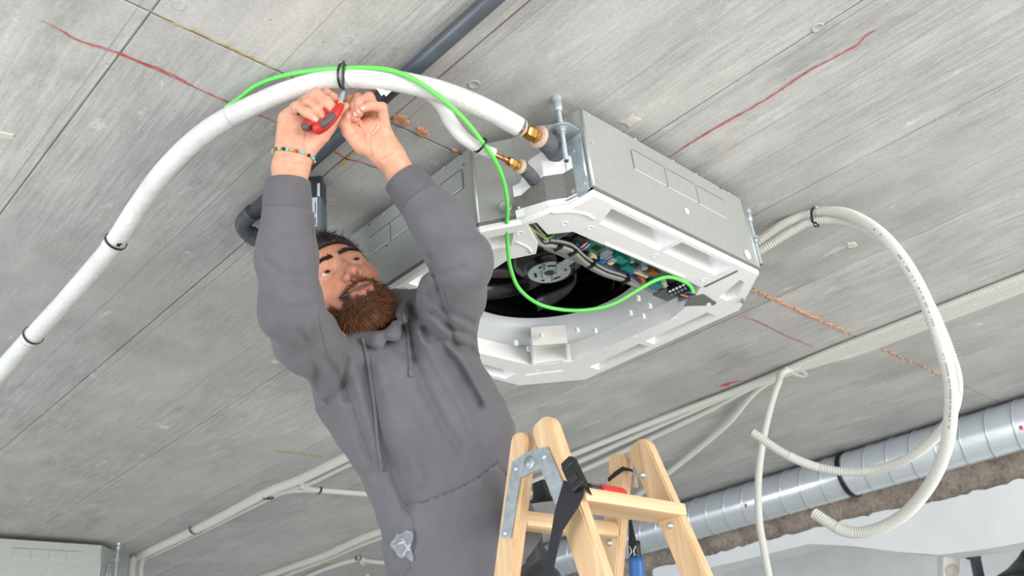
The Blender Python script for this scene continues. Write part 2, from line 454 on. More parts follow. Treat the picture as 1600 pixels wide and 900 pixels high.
# white plastered side of the beam, its upper edge torn
top = [(1020, 890), (1107, 867), (1160, 853), (1217, 840), (1275, 824), (1333, 810), (1395, 796), (1457, 783), (1530, 766), (1600, 748), (1700, 722), (1900, 668), (2300, 560)]
low = [(2300, 700), (1900, 790), (1700, 832), (1600, 847), (1540, 858), (1467, 867), (1400, 862), (1330, 853), (1262, 850), (1190, 868), (1113, 886), (1020, 920)]
T = [PX(x, y, 4.5) for x, y in top]; T2 = []
for a, b in zip(T, T[1:]):
    for k in range(8):
        q = a.lerp(b, k / 8); q.z += random.uniform(-.007, .007); T2.append(q)
poly = T2 + [T[-1]] + [PX(x, y, 4.5) for x, y in low]
ngon = prism_on('wall_right', poly, .26, M['plaster'], None, (1, 0, 0))
ngon['kind'] = 'structure'; ngon['label'] = 'white plastered downstand beam with torn upper edge'; ngon['category'] = 'wall'
bm = bmesh.new(); bm_box(bm, (7.2, 3.5, -.1), (.1, 14.8, 2.9))
structure('wall_back', me_from(bm), M['plaster'], 'far white wall seen below the plastered beam', 'wall')
bm = bmesh.new(); bm_box(bm, (5.95, 3.5, 1.3), (2.4, 14.8, .1))
structure('ceiling_rear', me_from(bm), M['plaster'], 'white ceiling of the space beyond the beam', 'ceiling')

# ================================================================== SPIRAL DUCT
duct = thing('spiral_duct', 'round galvanised spiral duct running under the ceiling by the beam', 'duct')
DX, DZ, DR = 4.37, 1.072, .108
n = 48; V = []; ys = np.arange(-1.2, 9.0, .1)
bm = bmesh.new(); bm_cyl(bm, (DX, -1.4, DZ), (DX, 9.2, DZ), DR, None, 48)
link('pipe', me_from(bm, True), M['duct'], duct)
hel = [(DX + math.cos(t) * (DR + .001), -1.4 + .118 * t / (2 * math.pi), DZ + math.sin(t) * (DR + .001)) for t in np.arange(0, 2 * math.pi * 88, .2)]
link('spiral_seam', sweep(hel, .0035, 5), M['duct'], duct)
for px_, py_ in ((1316, 735),):
    y = PX(px_, py_, DX - DR * .6).y
    cl = lathe('pipe_clamp', (DX, y - .012, DZ), (0, 1, 0), [(DR + .002, 0), (DR + .008, 0), (DR + .008, .024), (DR + .002, .024)], M['black'], duct, 48, True, True)
    cl['label'] = 'black rubber-lined clamp around the duct'
    cyl('clamp_rod', (DX, y, DZ + DR), (DX, y, HC), .005, M['zinc'], duct)
for q in ((1165, 790), (1596, 668)): box('marker_dash', PX(q[0], q[1], DX - DR - .001), (.001, .012, .02), M['pink'], duct)

# ================================================================== CONDUITS ON THE CEILING
def ribbed(name, pts, r, parent, pitch=.0066, smooth_from=None):
    p, L = spline(pts, pitch / 4.0)
    rad = r * np.array([1.06, 1.06, .90, .90])[np.arange(len(p)) % 4]
    return link(name, sweep(p, rad, 14, smooth=False), M['conduit'], parent)
def end_bore(parent, a, b, r):
    d = (Vector(a) - Vector(b)).normalized()
    cyl('bore', Vector(a) + d * .0005, Vector(a) + d * .0012, r * .8, M['darkmetal'], parent, n=12)
c1pts = [PD(1150, 398, 2.40), PD(1192, 372, 2.39), PD(1230, 348, 2.38), PD(1274, 333, 2.36), PD(1322, 334, 2.28), PD(1366, 357, 2.17), PD(1403, 395, 2.06), PD(1437, 450, 1.97), PD(1463, 515, 1.92), PD(1483, 585, 1.93), PD(1486, 640, 1.97), PD(1478, 700, 2.03), PD(1453, 757, 2.10), PD(1412, 804, 2.18), PD(1362, 829, 2.24), PD(1318, 829, 2.29), PD(1270, 801, 2.34)]
t = thing('corrugated_conduit', 'thicker corrugated conduit hanging in a loop, its end lowest right of ladder', 'conduit')
ribbed('hose', c1pts, .0142, t)
p, L = spline(c1pts, .002); e = p[-60:-34]
link('coupling_sleeve', sweep(e, .0152, 16), M['conduit'], t); end_bore(t, p[-1], p[-3], .0142)
# printed dashes along the conduit
bm = bmesh.new()
p, L = spline(c1pts, .004); view = -IF
for s0, s1 in ((118, 128), (150, 200), (212, 262)):
    for k in range(s0, s1):
        if k < len(p) - 1 and random.random() < .62:
            tt = Vector(p[k + 1] - p[k]).normalized(); out = (-Vector(p[k]).normalized()); out = (out - tt * out.dot(tt)).normalized()
            sd = tt.cross(out); bm_box(bm, Vector(p[k]) + out * .0147 + sd * .002, (.0022, .0028, .0006), (tt, sd, out))
link('printed_text', me_from(bm), M['print'], t)['kind'] = 'stuff'
c2pts = [PD(1160, 408, 2.40), PD(1200, 384, 2.38), PD(1240, 360, 2.36), PD(1274, 346, 2.34), PD(1325, 348, 2.29), PD(1375, 372, 2.2), PD(1415, 412, 2.12), PD(1452, 475, 2.03), PD(1482, 545, 1.99), PD(1496, 600, 2.0), PD(1486, 650, 2.06), PD(1455, 690, 2.13), PD(1408, 721, 2.2), PD(1345, 737, 2.27), PD(1285, 732, 2.32), PD(1228, 710, 2.36), PD(1175, 675, 2.4)]
t = thing('corrugated_conduit', 'thinner corrugated conduit, its free end sticking out left beside hanging cable', 'conduit')
ribbed('hose', c2pts, .0112, t)
p, L = spline(c2pts, .002); end_bore(t, p[-1], p[-3], .0112)
for a, b in ((-95, -55), (-160, -150)): link('coupling_sleeve', sweep(p[a:b], .0118, 16), M['conduit'], t)

# flat run of five conduits across the ceiling on the right
ends = [[(1180, 598, 1.17), (1040, 652, 1.17), (880, 716, 1.17), (760, 762, 1.17)], [(1150, 612, 1.17), (1040, 660, 1.17), (890, 727, 1.17), (760, 782, 1.17)], [(1180, 602, 1.17), (1080, 654, 1.17), (900, 739, 1.17), (760, 800, 1.17)],
        [(1195, 600, 1.168), (1130, 668, 1.165), (1040, 742, 1.16), (960, 800, 1.16)]]
names = ['uppermost white conduit of the flat ceiling bundle', 'second white conduit from the top in the ceiling bundle', 'third white conduit from the top in the ceiling bundle', 'white conduit leaving the ceiling bundle down towards the ladder']
for k in range(4):
    x = 2.98 + .0272 * k
    pts = [(x, y, HC - .015) for y in (-.9, -.3, .3, .9, 1.3)] + [PZ(a, b, z) for a, b, z in ends[k]]
    o = ribbed('ceiling_conduit', pts, .0119, None, .0066)
    tag(o, names[k], 'conduit', None)
x = 2.98 + .0272 * 4
pts = [(x, y, HC - .015) for y in (-.9, -.3, .3, .9, 1.25)] + [PZ(1232, 578, 1.166), PD(1216, 600, 3.28), PD(1203, 640, 3.2), PD(1192, 690, 3.12), PD(1185, 750, 3.05), PD(1186, 810, 2.98), PD(1194, 860, 2.93), PD(1207, 930, 2.86)]
tag(tube('hanging_cable', pts, .0122, M['conduit'], None, .015, 12), 'lowest white conduit of the bundle, its end hanging down beside the loops', 'conduit')
# ties and clips on the bundle
def tie_ring(name, c, axis, r, mat, label, cat='cable tie', tail=None, flat=1.0, w=.003, up=(0, 0, 1), group=None):
    t = thing(name, label, cat, group)
    s, u, d = frame(axis, up)
    ring = [Vector(c) + s * math.cos(a) * r + u * math.sin(a) * r * flat for a in np.linspace(0, 2 * math.pi, 33)]
    V = []; F = []
    for q in ring[:-1]:
        o_ = (q - Vector(c)).normalized()
        for h in (-w, w):
            V.append(q + d * h); V.append(q + d * h + o_ * .0014)
    m = 32
    for i in range(m):
        a, b = i * 4, ((i + 1) % m) * 4
        F += [(a + 1, b + 1, b + 3, a + 3), (a, a + 2, b + 2, b), (a, b, b + 1, a + 1), (a + 2, a + 3, b + 3, b + 2)]
    link('band', me_data(V, F), mat, t)
    if tail:
        hd, tl = Vector(tail[0]), Vector(tail[1])
        dd = (tl - hd).normalized(); bm = bmesh.new()
        bm_box(bm, hd, (.006, .005, .004), frame(dd)); link('head', me_from(bm), mat, t)
        bm = bmesh.new(); bm_box(bm, (hd + tl) / 2, (.0045, .0012, (tl - hd).length), frame(dd)); link('tail', me_from(bm), mat, t)
    return t
tie_ring('cable_tie', (3.045, 1.47, HC - .017), (0, 1, 0), .075, M['plastic_white'], 'white strap clip holding the flat conduit bundle to the ceiling', 'clip', None, .2, .006)
tie_ring('cable_tie', (3.036, .42, HC - .015), (0, 1, 0), .068, M['plastic_white'], 'white strap clip behind the hanging loops of corrugated conduit', 'clip', None, .2, .006)
c = (PD(1274, 333, 2.36) + PD(1274, 346, 2.34)) / 2
tie_ring('cable_tie', c, PD(1322, 334, 2.28) - PD(1230, 348, 2.38), .0255, M['black'], 'black cable tie around the two corrugated conduits near the cassette', 'cable tie', (PD(1274, 348, 2.31), PD(1279, 352, 2.29)))
cyl('screw_hook', PD(1273, 324, 2.38), PZ(1276, 322, HC + .001), .004, M['zinc'])
tag(bpy.data.objects['screw_hook'], 'small zinc screw hook above the tied corrugated conduits', 'hook')

# conduits at the lower left
def ceil_conduit(name, label, pts, r=.0122, z=HC - .013, tailpts=()):
    o = ribbed(name, [PZ(a, b, z) for a, b in pts] + list(tailpts), r, None, .008); return tag(o, label, 'conduit')
dz = HC - .013
ceil_conduit('ceiling_conduit', 'pale conduit running straight to the far cassette, upper of the lower-left pair', [(785, 752), (735, 712), (688, 680), (640, 672), (545, 712), (470, 748), (415, 770), (320, 820), (240, 858), (214, 871)], .021, dz, [PD(207, 880, 5.0), PD(204, 930, 4.9)])
ceil_conduit('ceiling_conduit', 'thin pale conduit alongside, lower of the lower-left pair', [(785, 765), (735, 728), (688, 696), (640, 686), (548, 724), (490, 752), (476, 757), (425, 776), (322, 827), (240, 866), (228, 871)], .012, dz, [PD(221, 882, 5.0), PD(219, 930, 4.9)])
ceil_conduit('ceiling_conduit', 'pale branch conduit curving off towards the hooded figure', [(425, 772), (450, 767), (478, 765), (500, 766), (540, 769), (590, 773), (660, 778), (720, 786), (780, 784)], .0135, dz)
ceil_conduit('ceiling_conduit', 'short pale conduit hooking into the branch conduit', [(470, 753), (475, 760), (486, 764), (500, 766)], .013, dz)
ceil_conduit('ceiling_conduit', 'pale conduit nearest the hoodie pocket at the bottom edge, upper strand', [(800, 792), (740, 790), (680, 798), (605, 826), (560, 843), (510, 866), (460, 884), (400, 906)], .021, dz)
ceil_conduit('ceiling_conduit', 'pale conduit just below that strand, sagging slightly', [(800, 806), (740, 802), (680, 810), (605, 836), (560, 852), (512, 873), (462, 892), (420, 910)], .014, dz)
ceil_conduit('ceiling_conduit', 'lowest pale conduit with bent drop at the bottom edge', [(470, 905), (510, 888), (558, 874), (566, 878)], .014, dz, [PD(573, 888, 6.2), PD(576, 930, 6.1)])
ceil_conduit('ceiling_conduit', 'short pale conduit running from the drop to the hoodie', [(562, 872), (580, 877), (640, 880), (740, 872), (800, 850)], .014, dz, )
for k, (x, y, r) in enumerate([(306, 827, .034), (418, 772, .034), (213, 871, .034), (497, 766, .02), (423, 775, .02), (560, 872, .02)]):
    c = PZ(x, y, dz)
    tie_ring('cable_tie', c, (0, 1, 0.0) if k < 3 else (1, .3, 0), r, M['black'], ['black clip halfway along the lower-left conduit pair', 'black clip where the branch conduit leaves the pair', 'black clip at the far end of the lower-left pair', 'black clip around the branch conduit hook', 'black clip on the start of branch conduit', 'black clip above the lowest conduit drop'][k], 'clip', None, .75, .006)

# things beyond the beam at the lower right edge
t = thing('wall_fan', 'blurred cream boxy fan beyond the beam, lower right', 'fan')
c = PX(1482, 888, 5.6); ax = (IR, IU, -IF)
box('body', c, (.10, .22, .08), M['plastic_white'], t, ax, .012)
lathe('grille', c - IF * .04, -IF, [(.01, .006), (.02, .010), (.03, .006), (.036, .0), (.04, .006)], M['patch'], t, 24)
t = thing('wall_bracket', 'dark grey upright bracket beyond the beam, lower right', 'bracket')
box('arm', PX(1528, 893, 5.55), (.055, .27, .04), M['darkmetal'], t, (IR * .97 - IU * .2, IU * .97 + IR * -.2, IF), .006); box('top_plate', PX(1519, 868, 5.55), (.08, .035, .05), M['darkmetal'], t, ax, .006)
t = thing('pendant_lamp', 'black dish-shaped lamp shade at the lower right corner', 'lamp')
c = PX(1612, 890, 5.6)
lathe('shade', c + Vector((0, 0, -.03)), (0, 0, 1), [(.22, 0), (.21, .012), (.12, .05), (.05, .10), (.02, .13)], M['black'], t, 40)
cyl('stem', c + Vector((0, 0, .09)), (c.x, c.y, 1.25), .012, M['darkmetal'], t)

# ================================================================== CEILING CASSETTE
ZT, ZS, ZB = 1.160, .968, .948               # top of casing, lower edge of the sheet steel, underside of the foam
OCT = [(1.195, .890), (1.790, .890), (1.920, 1.030), (1.920, 1.575), (1.775, 1.710), (1.235, 1.710), (1.095, 1.600), (1.097, 1.122), (1.147, 1.050), (1.164, .985), (1.190, .955)]
def wall_panel(name, a, b, z0, z1, th, mat, parent, inset=0.0):
    a, b = Vector((a[0], a[1], 0)), Vector((b[0], b[1], 0)); d = (b - a).normalized(); nrm = Vector((d.y, -d.x, 0))
    bm = bmesh.new(); ax = (d, nrm, Vector((0, 0, 1)))
    bm_box(bm, (a + b) / 2 + nrm * (inset - th / 2) + Vector((0, 0, (z0 + z1) / 2)), ((b - a).length, th, z1 - z0), ax)
    return link(name, me_from(bm), mat, parent)
def knockouts(a0, a1, a2, cells, plane, nrm, parent):
    """row of punched knock-out plates given by three corner pixels on a side panel"""
    o, ex, ez = plane(*a0), plane(*a1) - plane(*a0), plane(*a2) - plane(*a0)
    for k in range(cells):
        w = ex / cells
        c = o + ex * ((k + .5) / cells) + ez * .5
        box('knockout_plate', c + nrm * .0006, (w.length - .003, ez.length - .003, .0016), M['galv'], parent, (w.normalized(), nrm.cross(w.normalized()), nrm))
        for s in (0, 1):
            q = o + ex * ((k + .5) / cells) + ez * s
            box('knockout_slit_and_highlight', q + nrm * .0004, (w.length * .93, .0016, .0012), M['ink'] if s == 0 else M['plastic_white'], parent, (w.normalized(), nrm.cross(w.normalized()), nrm))  # dark slit on the upper edge; lower strip is a highlight painted white
def rivet(px_, plane, nrm, parent, r=.0034, mat=None, name='screw'):
    c = plane(*px_)
    lathe(name, c - nrm * .0005, nrm, [(r, 0), (r * .9, r * .35), (r * .5, r * .6), (.0001, r * .66)], mat or M['zinc'], parent, 12)
def casing(parent, detail):
    names = ['side_panel', 'corner_panel', 'side_panel', 'corner_panel', 'side_panel', 'corner_panel', 'side_panel', 'pipe_panel', 'pipe_panel', 'pipe_panel', 'corner_panel']
    for k in range(11):
        wall_panel(names[k], OCT[k], OCT[(k + 1) % 11], ZS, ZT, .0016, M['galv'], parent)
    bm = bmesh.new(); bm_prism(bm, OCT, ZT, ZT + .0016); link('top_plate', me_from(bm), M['galv'], parent)
    # grey felt between steel and foam
    for k in (0, 1, 2, 3, 4, 5, 6, 7):
        wall_panel('felt_strip', OCT[k], OCT[(k + 1) % 11], ZS - .007, ZS, .003, M['felt'], parent, .0012)
    # round folded corner beads
    for k in (0, 1, 6, 7):
        p = OCT[k]; cyl('corner_bead', (p[0], p[1], ZS), (p[0], p[1], ZT), .0035, M['galv'], parent, n=10, smooth=True)
unit = thing('ceiling_cassette', 'open ceiling cassette air conditioner with fan and circuit board exposed', 'air conditioner')
casing(unit, True)
fr = lambda x, y: PY(x, y, .8888); nr = Vector((0, -1, 0))
knockouts((986.6, 233), (1131.6, 314.5), (989.4, 262.8), 3, fr, nr, unit)
for q in ((919, 180), (926, 224), (936, 282), (993, 217), (1052, 251), (1088, 272), (1139, 302)): rivet(q, fr, nr, unit)
for q in ((975, 206), (1126, 294)): rivet(q, fr, nr, unit, .002, M['ink'], 'pinhole')
for q, r in (((1073, 330), .0085), ((1168, 398), .013)):
    c = fr(*q); lathe('access_hole', c, nr, [(.0001, .0003), (r * .88, .0003), (r * .95, .0012), (r, .0004)], M['plastic_white'], unit, 24)
fl = lambda x, y: PX(x, y, 1.0938); nl = Vector((-1, 0, 0))
knockouts((577, 372), (722, 264), (577, 399), 4, fl, nl, unit)
for q in ((694, 262), (600, 334), (624, 356), (742, 244)): rivet(q, fl, nl, unit)
for q in ((721, 241), (724, 257), (576, 351), (573, 407), (604, 384)): rivet(q, fl, nl, unit, .002, M['ink'], 'pinhole')
rivet((655, 371), fl, nl, unit, .007, M['ink'], 'access_hole')
# piping corner: white foam over the stepped panel, grey felt over its lower half
def folded(name, plan, zs, th, mat, parent):
    """vertical folded sheet along a plan polyline; zs gives lower and upper height at each point"""
    V = []; F = []; m = len(plan)
    for k, (x, y) in enumerate(plan):
        a = Vector(plan[max(k - 1, 0)]); b = Vector(plan[min(k + 1, m - 1)]); d = (b - a).normalized(); nn = Vector((d.y, -d.x))
        for s in (0, th):
            V += [(x + nn.x * s, y + nn.y * s, zs[k][0]), (x + nn.x * s, y + nn.y * s, zs[k][1])]
    for k in range(m - 1):
        a, b = k * 4, k * 4 + 4
        F += [(a + 2, b + 2, b + 3, a + 3), (a, a + 1, b + 1, b), (a, b, b + 2, a + 2), (a + 1, a + 3, b + 3, b + 1)]
    F += [(0, 2, 3, 1), (4 * m - 4, 4 * m - 3, 4 * m - 1, 4 * m - 2)]
    me = me_data(V, F); bm = bmesh.new(); bm.from_mesh(me); bmesh.ops.recalc_face_normals(bm, faces=bm.faces[:]); bm.to_mesh(me); bm.free()
    return link(name, me, mat, parent)
plan = [(1.143, 1.056), (1.152, 1.040), (1.159, 1.012), (1.164, .985), (1.178, .968), (1.190, .955), (1.194, .930)]
folded('foam_cover', plan, [(ZS - .008, 1.035), (ZS - .008, 1.040), (ZS - .008, 1.085), (ZS - .008, 1.088), (ZS - .008, 1.085), (ZS - .008, 1.080), (ZS - .008, 1.06)], .007, M['foam'], unit)
folded('felt_cover', plan, [(.976, 1.008), (.978, 1.008), (.974, 1.020), (.970, 1.028), (.970, 1.028), (.970, 1.028), (.970, 1.03)], .0085, M['felt'], unit)
a = Vector((1.147, 1.050, 0)) - Vector((1.097, 1.122, 0)); hp = lambda x, y: PX(x, y, 1.120)
rivet((810, 324), lambda x, y: PX(x, y, 1.139), Vector((-.85, -.55, 0)), unit, .004)
c = hp(789, 323)
lathe('cable_grommet', c, (-.82, -.57, 0), [(.0001, .0012), (.011, .0012), (.0125, .003), (.0145, .002), (.0145, 0)], M['zinc_dark'], unit, 24)

# ---- foam underside with its air slots
def foam_plate(parent):
    outer = [(x + (1.5 - x) * .012, y + (1.3 - y) * .012) for x, y in OCT]
    hole = [(1.262, 1.012), (1.716, 1.012), (1.765, 1.075), (1.800, 1.165), (1.794, 1.30), (1.778, 1.50), (1.700, 1.578), (1.50, 1.592), (1.305, 1.585), (1.238, 1.50), (1.232, 1.245), (1.228, 1.175), (1.262, 1.123), (1.236, 1.090), (1.160, 1.047), (1.172, 1.030), (1.225, 1.050)]
    rect = lambda x0, x1, y0, y1: [(x0, y0), (x1, y0), (x1, y1), (x0, y1)]
    slots = [([(1.262, .905), (1.482, .905), (1.482, .958), (1.285, .958)], .06), (rect(1.497, 1.694, .905, .956), .06), (rect(1.852, 1.893, 1.09, 1.295), .045), (rect(1.852, 1.893, 1.315, 1.50), .045),
             (rect(1.50, 1.70, 1.640, 1.688), .045), (rect(1.28, 1.48, 1.640, 1.688), .045), (rect(1.112, 1.165, 1.20, 1.38), .05), (rect(1.112, 1.165, 1.40, 1.58), .05),
             ([(1.770, .935), (1.790, .935), (1.842, .990), (1.842, 1.02), (1.805, 1.02), (1.790, .985)], .03), ([(1.722, 1.632), (1.734, 1.642), (1.812, 1.556), (1.800, 1.546)], .012), ([(1.120, 1.150), (1.160, 1.085), (1.195, 1.130), (1.165, 1.165)], .03)]
    bm = bmesh.new(); loops = []
    for poly in [outer, hole] + [s[0] for s in slots]:
        vs = [bm.verts.new((x, y, ZB)) for x, y in poly]
        loops.append(vs)
        for i in range(len(vs)): bm.edges.new((vs[i], vs[(i + 1) % len(vs)]))
    bmesh.ops.triangle_fill(bm, edges=bm.edges[:], use_beauty=True, use_dissolve=False)
    def ring(vs, z, shrink=0.0):
        cx = sum(v.co.x for v in vs) / len(vs); cy = sum(v.co.y for v in vs) / len(vs)
        up = [bm.verts.new((v.co.x + (cx - v.co.x) * shrink, v.co.y + (cy - v.co.y) * shrink, z)) for v in vs]
        for i in range(len(vs)):
            j = (i + 1) % len(vs); bm.faces.new((vs[i], vs[j], up[j], up[i]))
        return up
    # slightly rounded lip: outer wall in two steps
    o1 = ring(loops[0], ZB + .006, -.008); ring(o1, ZS - .004, 0)
    ring(loops[1], 1.002)
    for vs, (poly, dep) in zip(loops[2:], slots):
        up = ring(vs, ZB + dep, .22); bm.faces.new(up)
    bmesh.ops.recalc_face_normals(bm, faces=bm.faces[:])
    return link('foam_underside', me_from(bm), M['foam'], parent)
fp = foam_plate(unit)
def raised(name, pts, w, h, mat=None):
    p, L = spline([PZ(a, b, ZB - h * .5) for a, b in pts], .01)
    return link(name, sweep(p, w, 8, .5), mat or M['foam'], fp)
raised('moulded_ridge', [(945, 381), (985, 398), (1030, 417), (1068, 433)], .0045, .002)
raised('moulded_ridge', [(806, 378), (820, 384), (828, 390), (829, 396)], .003, .002)
raised('moulded_ridge', [(862, 333), (890, 331), (915, 335), (928, 343)], .004, .002)
for q in ((922, 356), (1024, 400), (1100, 437), (812, 364), (882, 349), (1052, 498), (992, 527), (880, 566), (840, 580)):
    c = PZ(q[0], q[1], ZB); lathe('mould_mark', c, (0, 0, -1), [(.0001, .0004), (.0055, .0004), (.0065, .0012), (.0075, .0012), (.008, 0)], M['foam'], fp, 18)
bm = bmesh.new(); bm_box(bm, (1.722, .958, ZB - .0002), (.006, .095, .003)); link('felt_slit', me_from(bm), M['felt'], unit)
bm = bmesh.new(); bm_prism(bm, [(1.735, 1.058), (1.752, 1.030), (1.822, 1.040), (1.828, 1.052), (1.765, 1.098)], ZB - .002, ZB + .001); link('corner_gasket', me_from(bm), M['felt'], unit)
box('clip_block', PZ(1107, 475, ZB - .003), (.008, .008, .008), M['foam'], unit)
# pocket in the far corner of the opening
bm = bmesh.new(); cb = [(1.600, 1.475), (1.668, 1.412), (1.752, 1.492), (1.690, 1.570)]
bm_prism(bm, cb, .985, .999); link('pump_pocket_floor', me_from(bm), M['plastic_white'], unit)
for k in range(4):
    wall_panel('pocket_wall', cb[k], cb[(k + 1) % 4], ZB - .002, .985, .003, M['plastic_white'], unit)
for q in ((846, 524), (902, 516), (930, 517), (1005, 494), (985, 489), (997, 466), (1015, 478), (806, 536), (826, 545)):
    c = PZ(q[0], q[1], .962); box('clip', c, (.011, .008, .014), M['plastic_white'], unit, bevel=.0015)

# ---- bell mouth, fan, motor plate
FC = (1.503, 1.300)
lathe('bell_mouth', (FC[0], FC[1], 0), (0, 0, 1), [(.318, 1.000), (.300, .994), (.284, .994), (.270, .999), (.254, 1.010), (.244, 1.026), (.239, 1.046)], M['plastic_grey'], unit, 72)
bm = bmesh.new(); sq = [(1.19, 1.0), (1.815, 1.0), (1.815, 1.61), (1.19, 1.61)]
vs = [bm.verts.new((x, y, 1.002)) for x, y in sq]; cs = [bm.verts.new((FC[0] + .31 * math.cos(t), FC[1] + .31 * math.sin(t), 1.002)) for t in np.linspace(0, 2 * math.pi, 64, endpoint=False)]
for L_ in (vs, cs):
    for i in range(len(L_)): bm.edges.new((L_[i], L_[(i + 1) % len(L_)]))
bmesh.ops.triangle_fill(bm, edges=bm.edges[:], use_beauty=True, use_dissolve=False)
link('bell_mouth_plate', me_from(bm), M['plastic_grey'], unit)
fanp = lathe('fan_wheel', (FC[0], FC[1], 0), (0, 0, 1), [(.060, 1.070), (.082, 1.072), (.098, 1.090), (.112, 1.118), (.150, 1.140), (.262, 1.150), (.262, 1.154), (.0001, 1.157)], M['fan'], unit, 64)
lathe('fan_shroud', (FC[0], FC[1], 0), (0, 0, 1), [(.241, 1.047), (.252, 1.060), (.275, 1.072), (.275, 1.155)], M['fan'], fanp, 64)
for k in range(7):
    V = []; F = []; m = 14
    for i in range(m):
        u = i / (m - 1); r = .100 + .150 * u; ang = 2 * math.pi * k / 7 + .95 * u
        for z in (1.152, 1.066 + .018 * (1 - u)):
            for th in (-.004, .004):
                V.append((FC[0] + r * math.cos(ang) - th * math.sin(ang), FC[1] + r * math.sin(ang) + th * math.cos(ang), z))
    for i in range(m - 1):
        a, b = i * 4, i * 4 + 4
        F += [(a, b, b + 2, a + 2), (a + 1, a + 3, b + 3, b + 1), (a + 2, b + 2, b + 3, a + 3)]
    F += [(0, 2, 3, 1), (4 * m - 4, 4 * m - 3, 4 * m - 1, 4 * m - 2)]
    link('fan_blade', me_data(V, F, True), M['fan'], fanp)
mp = lathe('motor_plate', (FC[0], FC[1], 1.056), (0, 0, 1), [(.0125, 0), (.0535, 0), (.0545, .001), (.0545, .003), (.0125, .003)], M['zinc'], unit, 48, False, True)
cyl('motor', (FC[0], FC[1], 1.0585), (FC[0], FC[1], 1.12), .0640, M['fan'], unit, .074, 40, True)
cyl('shaft_boss', (FC[0], FC[1], 1.0555), (FC[0], FC[1], 1.06), .0135, M['black'], mp, None, 20)
for k, (r, t0, w) in enumerate([(.036, .3, .024), (.036, 2.2, .022), (.036, 4.1, .024), (.041, 1.2, .008), (.041, 3.3, .008), (.041, 5.3, .008)]):
    c = Vector((FC[0] + r * math.cos(t0), FC[1] + r * math.sin(t0), 1.0556)); d = Vector((-math.sin(t0), math.cos(t0), 0))
    box('slot', c, (w, .007, .001), M['ink'], mp, (d, Vector((d.y, -d.x, 0)), Vector((0, 0, 1))))
for t0 in (.5, 2.6, 4.7, 3.6):
    r = .021 if t0 != 3.6 else .047; c = Vector((FC[0] + r * math.cos(t0), FC[1] + r * math.sin(t0), 1.056))
    bm = bmesh.new(); bm_hex(bm, c, c - Vector((0, 0, .005)), .0055); bm_cyl(bm, c - Vector((0, 0, .0045)), c - Vector((0, 0, .016)), .0026, None, 8); link('stud', me_from(bm), M['zinc'], mp)
arm0, arm1 = Vector((FC[0] - .005, FC[1] - .045, 1.054)), Vector((1.437, 1.118, 1.012))
d = (arm1 - arm0); box('motor_arm', (arm0 + arm1) / 2, (.030, .002, d.length), M['zinc'], unit, frame(d))

# ---- control box
tray = thing_tray = None
def part_box(name, c, size, mat, parent, bevel=.0): return box(name, c, size, mat, parent, None, bevel)
x0, x1, y0, y1 = 1.268, 1.752, 1.014, 1.104
cb_ = bpy.data.objects.new('control_box', None); col.objects.link(cb_); cb_.parent = unit
box('tray_roof', ((x0 + x1) / 2, (y0 + y1) / 2, 1.004), (x1 - x0, y1 - y0, .0016), M['darkmetal'], cb_)
box('tray_side', ((x0 + x1) / 2, y0 + .0008, .978), (x1 - x0, .0016, .052), M['zinc'], cb_)
box('tray_side', ((x0 + x1) / 2 - .01, y1 - .0008, .984), (x1 - x0 - .02, .0016, .040), M['zinc_dark'], cb_)
for x in (x0, x1): box('tray_end', (x, (y0 + y1) / 2, .980), (.0016, y1 - y0, .048), M['zinc_dark'], cb_)
box('tray_flange', ((x0 + x1) / 2, y1 + .007, .9645), (x1 - x0 - .03, .014, .0016), M['zinc_dark'], cb_)
M['pcb'] = plain('green circuit board', srgb(58, 128, 100), .45, 0, .3, 160)
M['teal'] = plain('teal relay plastic', srgb(20, 124, 122), .35)
M['cream'] = plain('cream connector plastic', srgb(224, 212, 180), .45)
M['wire_grey'] = plain('grey cable sheath', srgb(150, 148, 144), .45, 0, .05)
M['wire_blue'] = plain('blue wire', srgb(30, 110, 190), .4)
M['wire_brown'] = plain('orange wire', srgb(206, 116, 60), .4)
M['wire_red'] = plain('red wire', srgb(196, 40, 50), .4)
M['wire_white'] = plain('white wire', srgb(232, 232, 232), .4)
M['wire_yellow'] = plain('yellow wire', srgb(222, 206, 50), .4)
M['wire_green'] = plain('green wire', srgb(36, 140, 90), .4)
M['cap'] = plain('capacitor sleeve', srgb(168, 176, 190), .35, .3)
M['coil'] = plain('copper coil', srgb(164, 96, 58), .5, .4, .3, 250)
ZP = .977
box('circuit_board', (1.485, 1.050, ZP + .001), (.340, .066, .0018), M['pcb'], cb_)
def on_board(name, px_, size, mat, h=None):
    c = PZ(px_[0], px_[1], ZP - size[2] / 2); return box(name, c, size, mat, cb_, bevel=.0008)
